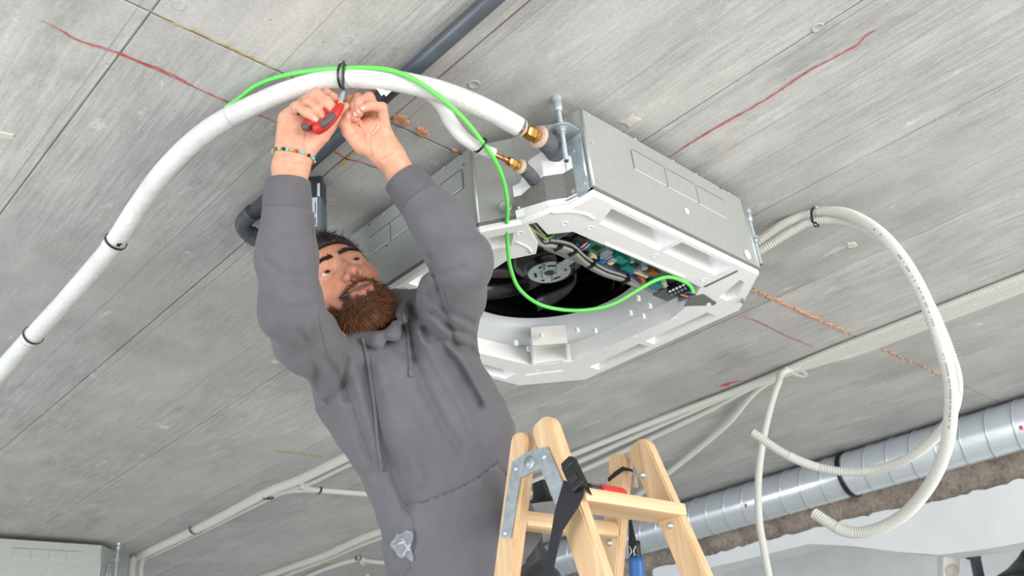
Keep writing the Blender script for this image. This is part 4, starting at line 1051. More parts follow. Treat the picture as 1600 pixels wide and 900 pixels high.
def vmat(name, rough=.5, bump=.15, bscale=400, sss=0.0):
    t = NT(name); a = t.n('ShaderNodeVertexColor'); a.layer_name = 'tone'
    v = t.obj(); f = t.noise(v, 75, 5)
    c = t.mix(1.0, a.outputs['Color'], t.ramp(f, [(.3, (.93, .84, .81, 1)), (.7, (1.06, 1.07, 1.07, 1))]), 'MULTIPLY')
    t.set(Base_Color=c, Roughness=rough)
    if sss: t.b.inputs['Subsurface Weight'].default_value = sss; t.b.inputs['Subsurface Radius'].default_value = (.010, .004, .002); t.b.inputs['Subsurface Scale'].default_value = .5
    t.bump(t.noise(v, bscale, 3), bump, .0012); return t.m
M['skin'] = vmat('skin', .48, .22, 500, .12)
def cloth(name, c, var=.14):
    t = NT(name); v = t.obj()
    f = t.noise(v, 7, 5, .65); w = t.noise(v, 900, 2); d = t.noise(v, 26, 3)
    lo = tuple(x * (1 - var) for x in c[:3]) + (1,); hi = tuple(x * (1 + var) for x in c[:3]) + (1,)
    cc = t.ramp(f, [(.3, lo), (.7, hi)])
    cc = t.mix(t.ramp(d, [(.70, BLK), (.80, (.30,) * 3 + (1,))]), cc, tuple(x * .55 for x in c[:3]) + (1,))
    t.set(Base_Color=cc, Roughness=.92); t.b.inputs['Sheen Weight'].default_value = .12
    t.bump(t.math('ADD', t.math('MULTIPLY', w, .12), t.math('ADD', t.math('MULTIPLY', t.noise(v, 160, 3), .2), t.noise(v, 22, 4, .6))), .5, .006); return t.m
M['hoodie'] = cloth('grey sweatshirt cotton', srgb(98, 96, 101))
M['trousers'] = cloth('charcoal work trousers', srgb(44, 46, 51))
M['hair'] = plain('dark brown hair', srgb(34, 24, 19), .5, 0, .35, 300)
M['beard'] = plain('reddish brown beard hair', srgb(114, 78, 56), .55, 0, .55, 260)
M['brow'] = plain('brown eyebrow hair', srgb(52, 36, 28), .6)
M['teeth'] = plain('tooth enamel', srgb(226, 216, 200), .3)

# ---- head frame
hs, hh, hn = iv(.777, .396, -.490).normalized(), iv(-.607, .679, -.413).normalized(), iv(.170, .618, .768).normalized()
HO = PD(532.5, 457.5, 1.828)
HM = np.array([list(hs), list(hh), list(hn)], f32)
def HL(s, h, n): return HO + hs * s + hh * h + hn * n
neck_base = PD(590, 545, 1.875)
def head_sdf(P):
    Q = (P - A3(HO)) @ HM.T                                  # s, h, n
    S = Q.copy(); S[:, 0] = np.abs(S[:, 0])
    d = ellip(Q, (0, .030, -.012), (.077, .098, .098))
    d = smin(d, ellip(Q, (0, -.012, .022), (.068, .088, .070)), .03)
    d = smin(d, rcone(Q, (0, -.050, .040), (0, -.094, .062), .050, .030), .028)      # chin
    d = smin(d, rcone(S, (.058, -.040, -.010), (.030, -.090, .050), .016, .020), .022)   # jaw
    d = smin(d, rcone(S, (.050, -.022, .048), (.036, -.030, .062), .017, .017), .02)    # cheek bone
    d = smin(d, rcone(S, (.000, .022, .084), (.046, .022, .064), .010, .010), .012)     # brow ridge
    d = smax(d, -ellip(S, (.033, -.001, .098), (.020, .0125, .020)), .010)              # eye socket
    d = smin(d, np.minimum(rcone(Q, (0, .012, .087), (0, -.020, .103), .0075, .0095), 9), .008)
    d = smin(d, rcone(Q, (0, -.020, .103), (0, -.036, .110), .0095, .0125), .006)       # nose
    d = smin(d, ellip(S, (.0135, -.041, .099), (.0085, .0080, .0100)), .005)
    d = smax(d, -ellip(S, (.0070, -.050, .104), (.0038, .0060, .0065)), .002)           # nostril
    d = smin(d, ellip(Q, (0, -.066, .086), (.030, .014, .014)), .012)
    d = smin(d, rcone(S, (0, -.0645, .0985), (.022, -.0715, .0885), .0048, .0028), .0035)   # upper lip
    d = smin(d, rcone(S, (0, -.0815, .0955), (.020, -.0745, .0880), .0058, .0030), .0035)   # lower lip
    d = smax(d, -ellip(Q, (0, -.0728, .100), (.017, .0034, .016)), .002)                # parted mouth
    d = smin(d, ellip(S, (.033, -.001, .0745), (.0150, .0145, .0145)), .004)            # lids
    op = ellip(S, (.033, -.0012, .090), (.0138, .0043, .012))
    d = smax(d, -op, .0015)
    d = smin(d, ellip(S, (.079, -.012, -.010), (.008, .031, .018)), .006)               # ear
    d = smax(d, -ellip(S, (.086, -.010, -.004), (.005, .016, .009)), .004)
    # beard bulk
    bd = smin(rcone(Q, (0, -.088, .066), (0, -.106, .060), .029, .022), rcone(S, (.052, -.052, .004), (.030, -.098, .052), .019, .023), .02)
    d = smin(d, bd, .012)
    nk = rcone(P, HL(0, -.060, -.020), neck_base, .058, .057)
    return smin(d, nk, .022)
hp_pts, hp_faces = solidify(head_sdf, np.array(HO) - .20, np.array(HO) + .20, .0017, .02)

# ---- hands
def hand(fingers, palm, creases, lo, hi):
    def fn(P):
        d = None
        for pts, rad in palm:
            e = chain(P, [PD(*p) for p in pts], rad, .012); d = e if d is None else smin(d, e, .016)
        for pts, rad in fingers:
            d = smin(d, chain(P, [PD(*p) for p in pts], rad, .004), .0045)
        u, v, w = project(P)
        for line in creases: d = d + .0022 * np.exp(-(seg_dist(u, v, line) / 1.4) ** 2)
        return d
    return solidify(fn, lo, hi, .0013, .012)
RH_f = [([(452, 178, 1.652), (464, 168, 1.628), (480, 176, 1.614), (494, 187, 1.613)], [.0105, .0096, .0090, .0080]),
        ([(462, 168, 1.655), (483, 160, 1.634), (496, 171, 1.622), (505, 184, 1.622)], [.0110, .0098, .0090, .0082]),
        ([(473, 162, 1.660), (494, 147, 1.640), (510, 159, 1.626), (525, 174, 1.622)], [.0115, .0108, .0104, .0094]),
        ([(486, 158, 1.668), (511, 147, 1.655), (522, 154, 1.645), (529, 163, 1.640)], [.0112, .0098, .0092, .0084]),
        ([(476, 234, 1.650), (503, 212, 1.645), (525, 187, 1.640), (540, 167, 1.640)], [.0175, .0140, .0108, .0094])]
RH_p = [([(445, 306, 1.610), (445, 262, 1.630), (448, 186, 1.655)], [.0225, .0215, .0165]),
        ([(463, 306, 1.610), (462, 262, 1.630), (464, 176, 1.660)], [.0225, .0215, .0160]),
        ([(464, 258, 1.632), (482, 170, 1.668)], [.0190, .0155]),
        ([(466, 248, 1.640), (492, 220, 1.645)], [.0190, .0170])]
LH_f = [([(601, 194, 1.652), (597, 168, 1.636), (582, 165, 1.621), (568, 169, 1.617)], [.0105, .0094, .0086, .0076]),
        ([(592, 186, 1.664), (577, 152, 1.652), (563, 159, 1.632), (561, 176, 1.624)], [.0112, .0100, .0092, .0084]),
        ([(580, 184, 1.672), (560, 153, 1.662), (554, 166, 1.642), (556, 184, 1.634)], [.0112, .0100, .0092, .0084]),
        ([(567, 190, 1.676), (549, 156, 1.668), (545, 171, 1.655), (558, 190, 1.645)], [.0110, .0098, .0090, .0082]),
        ([(566, 228, 1.655), (546, 206, 1.648), (538, 193, 1.640), (545, 181, 1.634)], [.0175, .0135, .0108, .0096])]
LH_p = [([(650, 300, 1.682), (612, 240, 1.662), (594, 196, 1.660)], [.0235, .0205, .0165]),
        ([(642, 305, 1.682), (606, 246, 1.662), (578, 194, 1.668)], [.0235, .0205, .0165]),
        ([(600, 244, 1.660), (568, 205, 1.662)], [.0190, .0175]),
        ([(604, 240, 1.655), (572, 228, 1.652)], [.0180, .0180])]
def pbox(fs, pad):
    q = np.array([list(PD(*p)) for pts, r in fs for p in pts]); return q.min(0) - pad, q.max(0) + pad
rh_pts, rh_faces = hand(RH_f, RH_p, [[(474, 236), (475, 222), (478, 208), (484, 202)], [(444, 226), (458, 232), (470, 230)], [(446, 250), (460, 254), (474, 252)], [(462, 172), (468, 178)]], *pbox(RH_f + RH_p, .035))
lh_pts, lh_faces = hand(LH_f, LH_p, [[(581, 246), (577, 222), (580, 206), (588, 194)], [(560, 196), (568, 206), (572, 222)], [(594, 196), (590, 204), (583, 210)], [(598, 250), (606, 244), (614, 240)], [(548, 216), (556, 204)]], *pbox(LH_f + LH_p, .035))

# ---- body proper inside the clothes: trunk, arms, legs in one surface
SEC = [(600, 506, 1.855, 62), (608, 548, 1.85, 102), (621, 598, 1.845, 133), (654, 651, 1.838, 131), (683, 701, 1.828, 127), (701, 758, 1.82, 119), (716, 815, 1.81, 119), (728, 865, 1.80, 123), (738, 925, 1.79, 125)]
SC = [PD(a, b, c) for a, b, c, w in SEC]; SW = [w * c / FPX for a, b, c, w in SEC]; ST = [.070, .105, .118, .122, .122, .120, .120, .122, .122]
ax_s = (SC[0] - SC[-1]).normalized(); sd_s = (IR - ax_s * IR.dot(ax_s)).normalized(); fr_s = sd_s.cross(ax_s).normalized()
s_k = np.array([(c - SC[-1]).dot(ax_s) for c in SC]); order = np.argsort(s_k)
def trunk(P, grow=0.0):
    q = P - A3(SC[-1]); s = q @ A3(ax_s); so = s_k[order]
    ci = [np.interp(s, so, np.array([c[i] for c in SC])[order]) for i in range(3)]
    a = np.interp(s, so, np.array(SW)[order]) + grow; b = np.interp(s, so, np.array(ST)[order]) + grow
    r = P - np.stack(ci, 1).astype(f32)
    u = (r @ A3(sd_s)) / a; v = (r @ A3(fr_s)) / b
    d = (np.sqrt(u * u + v * v) - 1) * np.minimum(a, b) * .9
    return np.maximum(d, np.maximum(s - so[-1] - grow, so[0] - s - grow)).astype(f32)
S_l, E_l, W_l = (556, 580, 1.84), (456, 486, 1.585), (450, 300, 1.605)
S_r, E_r, W_r = (690, 518, 1.845), (719, 408, 1.625), (640, 293, 1.672)
PEL = PD(782, 945, 1.86)
FOOT = [Vector((1.215, 1.49, -.70)), Vector((1.335, 1.50, -.70))]
HIP = [PEL + Vector((-.065, .045, -.06)), PEL + Vector((.065, -.03, -.06))]
KNEE = [(HIP[i] + FOOT[i]) / 2 + Vector((-.01, -.06, .02)) for i in range(2)]
def core(P):
    d = trunk(P, -.042)
    for S_, E_, W_ in ((S_l, E_l, W_l), (S_r, E_r, W_r)):
        d = smin(d, chain(P, [PD(*S_), PD(*E_), PD(*W_)], [.040, .036, .028], .02), .03)
    d = smin(d, rcone(P, neck_base, PD(600, 500, 1.86), .052, .05), .03)
    d = smin(d, ellip(P, PEL, (.12, .12, .13)), .05)
    for i in range(2):
        d = smin(d, chain(P, [HIP[i], KNEE[i], FOOT[i] + Vector((0, 0, .08))], [.075, .052, .036], .02), .03)
        d = smin(d, rcone(P, FOOT[i] + Vector((0, .03, .05)), FOOT[i] + Vector((-.02, -.10, .035)), .032, .026), .02)
    return d
lo = np.minimum.reduce([np.array(v) for v in FOOT + [PD(405, 300, 1.6), PD(560, 560, 1.7), PEL]]) - .2
hi = np.maximum.reduce([np.array(v) for v in FOOT + [PD(770, 300, 1.75), PD(520, 300, 1.7), PEL, PD(700, 500, 1.95)]]) + .2
co_pts, co_faces = solidify(core, lo, hi, .009, .04)
# gather into ONE body mesh with painted tones
allp = []; allf = []; base = 0
for p, f in ((hp_pts, hp_faces), (rh_pts, rh_faces), (lh_pts, lh_faces), (co_pts, co_faces)):
    allp.append(p); allf += [tuple(i + base for i in q) for q in f]; base += len(p)
bodyP = np.concatenate(allp)
lin = lambda r, g, b: np.array(srgb(r, g, b)[:3])
tone = np.tile(lin(214, 160, 134), (len(bodyP), 1))
nh = len(hp_pts); Q = (hp_pts - np.array(HO)) @ HM.T.astype(float); sa = np.abs(Q[:, 0])
ss = lambda x, a, b: np.clip((x - a) / (b - a), 0, 1) ** 2 * (3 - 2 * np.clip((x - a) / (b - a), 0, 1))
def blend(mask, c):
    global tone
    tone[:nh] = tone[:nh] * (1 - mask[:, None]) + c * mask[:, None]
tone[:nh] = lin(210, 154, 126)
blend(.55 * np.exp(-((sa - .045) / .02) ** 2 - ((Q[:, 1] + .028) / .022) ** 2) * (Q[:, 2] > .02), lin(206, 128, 104))
blend(.5 * np.exp(-((Q[:, 0]) / .014) ** 2 - ((Q[:, 1] + .036) / .016) ** 2) * (Q[:, 2] > .08), lin(202, 118, 98))
lipd = ((Q[:, 0] / .0235) ** 2 + ((Q[:, 1] + .0728) / .0135) ** 2)
line = -.083 + .85 * np.clip(sa - .028, 0, 1) + .006 * np.sin(Q[:, 0] * 300)
bm1 = ss(-Q[:, 1], -(line + .006), -(line - .008))
must = np.exp(-((Q[:, 1] + .0575 + .10 * np.clip(sa - .008, 0, 1)) / .0052) ** 2) * (sa < .036) * (Q[:, 2] > .06)
side_b = np.exp(-((sa - .031) / .0065) ** 2) * ss(-Q[:, 1], .054, .062) * (Q[:, 2] > .055)
bmask = np.clip(np.maximum(bm1, np.maximum(must, side_b)), 0, 1) * ss(Q[:, 2] + .55 * (Q[:, 1] + .10), -.045, -.015) * ss(Q[:, 1], -.138, -.118)
bmask *= 1 - np.exp(-(lipd / 1.15) ** 3)
blend(.82 * bmask, lin(112, 76, 56))
lip = np.exp(-(lipd) ** 3) * (Q[:, 2] > .082)
blend(.85 * lip, lin(196, 118, 108))
inside = np.exp(-((Q[:, 0] / .0165) ** 2 + ((Q[:, 1] + .0728) / .0036) ** 2) ** 3) * (Q[:, 2] < .0935) * (Q[:, 2] > .07)
blend(inside, lin(70, 24, 24))
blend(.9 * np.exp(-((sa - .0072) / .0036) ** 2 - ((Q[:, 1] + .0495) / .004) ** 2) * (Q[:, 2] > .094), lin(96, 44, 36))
# fingertips and knuckles a little redder
n0 = nh
for fs, p in ((RH_f, rh_pts), (LH_f, lh_pts)):
    for pts, rad in fs:
        for j, w in ((3, .45), (1, .3)):
            dd = np.linalg.norm(p - np.array(PD(*pts[j])), axis=1); m = w * np.exp(-(dd / .011) ** 2)
            tone[n0:n0 + len(p)] = tone[n0:n0 + len(p)] * (1 - m[:, None]) + lin(206, 128, 108) * m[:, None]
    n0 += len(p)
me = me_data(bodyP, allf, True); paint(me, 'tone', tone)
person = link('person', me, M['skin'])
tag(person, 'bearded worker in grey hoodie reaching up with pliers behind ladder', 'person')
body_bvh = BVHTree.FromPolygons([Vector(v) for v in bodyP], allf)
def hit(px_, py_, bvh):
    r = Vector(ray(px_, py_)).normalized(); h = bvh.ray_cast(Vector((0, 0, 0)), r)
    return (h[0], h[1]) if h[0] is not None else (None, None)

# ---- eyes, teeth
for sg in (-1, 1):
    c = HL(sg * .033, -.0005, .0748); gaze = (hn * .9 + hh * .22 + hs * .10).normalized()
    o = lathe('eye', c, gaze, [(.0001, .0136)] + [(.0136 * math.sin(a), .0136 * math.cos(a)) for a in np.linspace(.06, math.pi - .02, 22)], None, person, 24)
    V = np.array([v.co[:] for v in o.data.vertices]); ca = ((V - np.array(c)) @ np.array(gaze)) / .0136
    tn = np.where((ca > .955)[:, None], lin(14, 10, 8), np.where((ca > .83)[:, None], lin(104, 62, 32), lin(208, 198, 192))); paint(o.data, 'tone', tn)
    if 'eyeball' not in M: M['eyeball'] = vmat('eyeball', .12, 0.0)
    o.data.materials.clear(); o.data.materials.append(M['eyeball'])
for k in range(-2, 3):
    c = HL(k * .0066, -.0708 + .0003 * k * k, .0905 - .0007 * k * k); box('tooth', c, (.0062, .0062, .004), M['teeth'], person, (hs, hh, hn), .0012)
# ---- hair, beard and brows: strands rooted on the skin
def strands(name, roots, dirs, length, width, mat, parent, seed=1, droop=None, lift=0.0):
    R = np.random.default_rng(seed); n = len(roots)
    L = length * (.6 + .7 * R.random(n)); d = dirs + R.normal(size=(n, 3)) * .40; d /= np.linalg.norm(d, axis=1)[:, None]
    t = np.cross(d, R.normal(size=(n, 3))); t /= np.linalg.norm(t, axis=1)[:, None]; b = np.cross(d, t)
    mid = roots + d * (L * .5)[:, None]; tip = roots + d * L[:, None]
    if droop is not None: tip = tip + np.array(droop) * (L * .45)[:, None]; mid = mid + np.array(droop) * (L * .12)[:, None]
    w = width; V = np.empty((n, 7, 3))
    for j in range(3):
        a = 2 * math.pi * j / 3; o = (math.cos(a) * t + math.sin(a) * b) * w
        V[:, j] = roots - d * .001 + o; V[:, 3 + j] = mid + o * .75
    V[:, 6] = tip
    F = []
    k = np.arange(n) * 7
    quads = np.concatenate([np.stack([k + j, k + (j + 1) % 3, k + 3 + (j + 1) % 3, k + 3 + j], 1) for j in range(3)])
    tris = np.concatenate([np.stack([k + 3 + j, k + 3 + (j + 1) % 3, k + 6], 1) for j in range(3)])
    o = link(name, me_data(V.reshape(-1, 3), quads.tolist() + tris.tolist()), mat, parent); o['kind'] = 'stuff'; return o
hv = np.zeros((len(bodyP), 3)); me.vertices.foreach_get('normal', hv.ravel()) if False else None
nrm = np.empty(len(me.vertices) * 3, f32); me.vertices.foreach_get('normal', nrm); nrm = nrm.reshape(-1, 3)[:nh]
R0 = np.random.default_rng(5)
sel = np.where(R0.random(nh) < bmask * .55)[0]
print('beard roots', len(sel), 'head verts', nh)
down = -np.array(hh) * .75 + np.array(hn) * .1
strands('beard', hp_pts[sel], nrm[sel] * .55 + down, .0125, .00048, M['beard'], person, 2, -np.array(hh) * .3)
M['beard_light'] = plain('light brown beard hair', srgb(172, 122, 88), .5, 0, .3, 200)
sel2 = np.where(R0.random(nh) < bmask * .10)[0]
strands('beard_highlight', hp_pts[sel2], nrm[sel2] * .6 + down, .0135, .00050, M['beard_light'], person, 9, -np.array(hh) * .3)
# scalp: cap of hair with strands over it
hairmask = (Q[:, 1] > .070 - .9 * np.clip(.055 - Q[:, 2], 0, .10) + .10 * np.clip(sa - .05, 0, 1)) & (Q[:, 1] > -.05)
def hair_sdf(P):
    q = (P - A3(HO)) @ HM.T
    d = ellip(q, (0, .036, -.010), (.084, .108, .108)) + .0022 * np.sin(q[:, 0] * 210 + 30 * q[:, 1]) * np.sin(q[:, 2] * 60)
    cut = .060 - .9 * np.clip(.050 - q[:, 2], 0, .13) + .12 * np.clip(np.abs(q[:, 0]) - .045, 0, 1)
    return smax(d, cut - q[:, 1], .008).astype(f32)
p, f = solidify(hair_sdf, np.array(HO) - .2, np.array(HO) + .2, .0026, .02)
hair = link('hair', me_data(p, f, True), M['hair'], person)
hb = np.array([list(-hn * .75 + hh * .45 + hs * .1)])
sel = R0.choice(len(p), 3800); hq = (p - np.array(HO)) @ HM.T
hd = np.repeat(hb, len(sel), 0) + .35 * (p[sel] - np.array(HL(0, .02, -.01))) / .1
strands('hair_strands', p[sel], hd, .026, .00055, M['hair'], hair, 3)
head_bvh = BVHTree.FromPolygons([Vector(v) for v in hp_pts], hp_faces)
for sg in (-1, 1):
    roots = []; dirs = []
    for k in range(700):
        u = R0.random(); s_ = sg * (.0065 + .047 * u); h_ = .0235 + .0085 * math.sin(min(u, .75) / .75 * 1.7) - .010 * max(0, u - .6) + R0.normal() * .0022 * (1.1 - .6 * u)
        r = head_bvh.ray_cast(HL(s_, h_, .16), -hn)
        if r[0] is not None: roots.append(list(r[0])); dirs.append(list((hs * sg * .9 + hh * (.35 - .6 * u) + hn * .25)))
    strands('eyebrow', np.array(roots), np.array(dirs), .0075, .00034, M['brow'], person, 4)
# ---- finger nails, ring, bracelet, what he holds
for fs, tips in ((RH_f, (0, 1, 2, 4)), (LH_f, (0, 1, 2, 4))):
    for k in tips:
        pts, rad = fs[k]; a, b = PD(*pts[2]), PD(*pts[3]); d = (b - a).normalized(); c = b + d * rad[3] * .15
        q, nn = None, (-c).normalized(); nn = (nn - d * nn.dot(d)).normalized()
        h = body_bvh.ray_cast(c + nn * .03, -nn)
        if h[0] is not None:
            sd = d.cross(nn); V = []; F = []
            for i in range(5):
                for j in range(5):
                    u, v = (i - 2) / 2, (j - 2) / 2; g = 1 - .22 * v * v
                    pnt = h[0] + d * (u * .0048 * (1 - .15 * v * v)) + sd * (v * .0042 * g) + nn * (.0006 - .0016 * v * v)
                    V.append(pnt)
            for i in range(4):
                for j in range(4): a_ = i * 5 + j; F.append((a_, a_ + 5, a_ + 6, a_ + 1))
            if 'nail' not in M: M['nail'] = plain('finger nail', srgb(228, 184, 168), .3)
            link('finger_nail', me_data(V, F, True), M['nail'], person)
c0, c1 = PD(*RH_f[1][0][0]), PD(*RH_f[1][0][1]); rc = c0.lerp(c1, .62); rd = (c1 - c0).normalized()
M['gold'] = plain('gold', srgb(226, 186, 100), .2, 1.0)
o = lathe('ring', rc, rd, [(.0108 + .0011 * math.cos(t), .0011 * math.sin(t)) for t in np.linspace(0, 2 * math.pi, 9)[:-1]], M['gold'], None, 32, True, True)
tag(o, 'thin gold ring on the hand that grips the pliers', 'ring')
br = thing('bead_bracelet', 'cord bracelet with turquoise and brown beads on the wrist', 'bracelet')
bc_, bdir = PD(454, 243, 1.634), (PD(456, 225, 1.645) - PD(452, 270, 1.626)).normalized()
bs, bu, _ = frame(bdir, IF)
def wrist_pt(a, off):
    dirv = (bs * math.cos(a) + bu * math.sin(a)).normalized(); tilt = bdir * (.006 * math.cos(a))
    h = body_bvh.ray_cast(bc_ + tilt + dirv * .08, -dirv)
    return (h[0] if h[0] is not None else bc_ + tilt + dirv * .03) + dirv * off
loop = [wrist_pt(a, .0016) for a in np.linspace(0, 2 * math.pi, 40, endpoint=False)]; loop.append(loop[0])
M['cord'] = plain('tan cord', srgb(190, 156, 112), .8, 0, .2, 300); M['turq'] = plain('turquoise bead', srgb(92, 208, 208), .3); M['brownb'] = plain('brown bead', srgb(120, 82, 50), .4)
tube('cord', loop, .0013, M['cord'], br, .003, 6)
for k in range(40):
    if k % 2 == 0:
        q = wrist_pt(2 * math.pi * k / 40, .0028); m = [M['turq'], M['black'], M['turq'], M['brownb'], M['cord']][(k // 2) % 5]
        lathe('bead', q - bdir * .0030, bdir, [(.0001, 0), (.0022, .0006), (.0031, .002), (.0031, .004), (.0022, .0054), (.0001, .006)], m, br, 10)

# ---- pliers
pl = thing('pliers', 'red and grey handled pliers held between the hands', 'pliers')
M['redgrip'] = plain('red soft grip', srgb(190, 40, 38), .4); M['greygrip'] = plain('dark grey grip', srgb(78, 82, 86), .6)
h2 = [PD(491, 203, 1.606), PD(503, 197, 1.604), PD(514, 188, 1.606), PD(524, 177, 1.612), PD(533, 163, 1.622)]
h1 = [PD(475, 199, 1.612), PD(487, 193, 1.620), PD(502, 182, 1.628), PD(516, 171, 1.630), PD(531, 160, 1.632)]
for hpts, ins in ((h2, [PD(502, 196.5, 1.594), PD(513, 188, 1.5955), PD(521, 179, 1.601)]), (h1, [PD(472.5, 200, 1.600), PD(477, 198, 1.600), PD(480, 196, 1.602)])):
    p, L = spline(hpts, .003); r = np.interp(np.linspace(0, 1, len(p)), [0, .06, .3, .8, 1], [.0085, .0115, .0112, .0088, .0062])
    hd_ = link('handle', sweep(p, r, 18), M['redgrip'], pl); tube('grip_inlay', ins, .0062, M['greygrip'], hd_, .003, 14)
tube('jaw', [PD(531, 162, 1.625), PD(535, 154, 1.632), PD(537, 145, 1.64)], .0055, M['zinc'], pl, .003, 10, flat=.6)
tube('jaw', [PD(528, 161, 1.632), PD(533, 153, 1.637), PD(536, 145, 1.642)], .0050, M['zinc'], pl, .003, 10, flat=.6)
cyl('pivot', PD(532, 161, 1.616), PD(532, 161, 1.640), .005, M['yellowmark'], pl, None, 14)
# ---- dark cable tie held in the mouth
mo = thing('held_tie', 'thin black and grey cable tie held between the lips', 'cable tie')
def on_face(px_, py_, off=.0026):
    q_, n_ = hit(px_, py_, head_bvh); return (q_ if q_ is not None else PD(px_, py_, 1.70)) - Vector(ray(px_, py_)).normalized() * off
tube('tie_strip', [on_face(531, 465, .006), on_face(545, 459, .004), on_face(555, 452), on_face(566, 446), on_face(577, 443), on_face(585, 441, .004)], .0016, M['rubber'], mo, .004, 8)
tube('tie_tip', [on_face(530, 465.5, .006), on_face(539, 461.5, .005)], .0019, M['ink'], mo, .003, 8); box('tie_head', on_face(586, 441, .004), (.006, .005, .004), M['black'], mo)

# ================================================================== CLOTHES
# creases of the cloth: path in the front view, depth of the groove (negative = ridge), width in pixels
FOLDS = [([(572, 578), (580, 616), (596, 680), (622, 750), (640, 790)], .013, 11), ([(594, 575), (606, 620), (628, 690), (655, 750)], -.008, 13), ([(545, 600), (562, 670), (590, 760), (606, 840)], .007, 10),
         ([(640, 540), (660, 600), (690, 660), (716, 700)], .008, 9), ([(655, 520), (690, 580), (726, 640), (742, 690)], -.007, 10), ([(668, 512), (712, 568), (748, 630)], .009, 8), ([(686, 520), (730, 575), (766, 640)], -.005, 8),
         ([(745, 548), (716, 540), (690, 528)], .011, 7), ([(742, 528), (706, 512), (676, 490)], .009, 6), ([(738, 505), (700, 488), (672, 465)], .007, 6), ([(622, 500), (640, 520), (648, 560)], .008, 7), ([(640, 480), (660, 505), (668, 530)], .007, 6),
         ([(512, 626), (526, 614), (538, 592), (540, 560)], .007, 6), ([(506, 560), (528, 590), (542, 622)], .008, 8), ([(480, 540), (512, 582), (524, 610)], -.006, 8), ([(470, 520), (490, 560), (500, 606)], .006, 8),
         ([(560, 700), (590, 760), (604, 830), (610, 890)], -.006, 12), ([(740, 690), (770, 740), (788, 800)], .006, 12), ([(690, 690), (700, 730), (704, 760)], .004, 10), ([(600, 530), (624, 545), (640, 560)], .006, 7),
         ([(418, 410), (440, 430), (470, 436)], .004, 8), ([(415, 470), (450, 486), (486, 480)], .006, 9), ([(420, 350), (450, 362), (482, 356)], .003, 8), ([(660, 420), (690, 430), (722, 420)], .005, 8), ([(690, 360), (716, 372), (744, 366)], .003, 8), ([(672, 400), (692, 470), (712, 540)], .006, 5),
         ([(648, 660), (668, 700), (672, 745)], .004, 12), ([(610, 640), (626, 690), (640, 740)], .004, 9)]
hood_ring = [PD(527, 512, 1.785), PD(556, 523, 1.742), PD(590, 531, 1.728), PD(612, 524, 1.728), PD(625, 502, 1.742), PD(632, 478, 1.785), PD(622, 466, 1.86)]
hood_back = [PD(630, 480, 1.80), PD(618, 474, 1.90), PD(585, 484, 1.955), PD(548, 500, 1.93), PD(527, 512, 1.86), PD(524, 514, 1.79)]
hemn = (ax_s * .97 - sd_s * .42).normalized(); hemp = PD(832, 850, 1.83)
def hoodie_sdf(P):
    d = trunk(P)
    d = smin(d, chain(P, [PD(*S_l), PD(480, 531, 1.69), PD(*E_l), PD(448, 400, 1.59), PD(450, 330, 1.602)], [.077, .058, .0525, .0490, .0470], .03), .055)
    d = smin(d, chain(P, [PD(*S_r), PD(706, 462, 1.72), PD(*E_r), PD(690, 352, 1.645), PD(662, 320, 1.662)], [.076, .060, .055, .048, .0465], .03), .035)
    d = smin(d, ellip(P, PD(648, 498, 1.87), (.07, .07, .06)), .04)                     # raised shoulder
    d = smin(d, chain(P, hood_back, [.020, .030, .040, .040, .030, .020], .01), .02)
    d = smin(d, ellip(P, PEL + Vector((0, 0, .07)), (.138, .132, .12)), .06)
    d = smax(d, -rcone(P, PD(586, 545, 1.83), HL(0, -.05, .0), .052, .085), .010)
    d = smax(d, -chain(P, [PD(532, 492, 1.735), PD(562, 502, 1.72), PD(592, 508, 1.74)], [.030, .038, .036], .01), .008)       # neck opening
    d = smin(d, chain(P, hood_ring, [.013, .014, .015, .015, .015, .014, .014], .008), .008)
    d = smax(d, -((P - A3(hemp)) @ A3(hemn)) - .0 , .012)                               # lower hem
    u, v, w = project(P)
    g = np.zeros_like(d)
    near = (w < 1.86)
    for pts, amp, wd in FOLDS: g += amp * np.exp(-(seg_dist(u, v, pts) / wd) ** 2)
    d = d + g * near * 1.3 + .0012 * np.sin(u * .11 + v * .05) * np.sin(v * .07 - u * .03)
    # sleeves end at the cuffs
    cl = (P - A3(PD(450, 330, 1.602))) @ A3((PD(448, 400, 1.59) - PD(450, 312, 1.605)).normalized())
    near_l = np.linalg.norm(P - A3(PD(450, 300, 1.605)), axis=1) < .12
    d = np.where(near_l, np.maximum(d, -cl), d)
    cr = (P - A3(PD(659, 316, 1.664))) @ A3((PD(690, 352, 1.645) - PD(649, 304, 1.67)).normalized())
    near_r = np.linalg.norm(P - A3(PD(640, 293, 1.672)), axis=1) < .12
    d = np.where(near_r, np.maximum(d, -cr), d)
    return d.astype(f32)
lo = np.minimum.reduce([np.array(PD(*q[:3])) for q in (S_l, E_l, W_l, S_r, E_r, W_r, SEC[0], SEC[-1], (600, 500, 1.98), (800, 935, 1.9))] + [np.array(PEL)]) - .17
hi = np.maximum.reduce([np.array(PD(*q[:3])) for q in (S_l, E_l, W_l, S_r, E_r, W_r, SEC[0], SEC[-1], (600, 500, 1.98), (800, 935, 1.9))] + [np.array(PEL)]) + .17
hpv, hpf = solidify(hoodie_sdf, lo, hi, .0042, .045)
hoodie = link('hoodie', me_data(hpv, hpf, True), M['hoodie'], person)
hoodie['label'] = 'grey hooded sweatshirt with kangaroo pocket'
hood_bvh = BVHTree.FromPolygons([Vector(v) for v in hpv], hpf)
def on_cloth(px_, py_, off=.002):
    p_, n_ = hit(px_, py_, hood_bvh)
    if p_ is None: return PD(px_, py_, 1.7)
    return p_ + (-p_.normalized()) * off
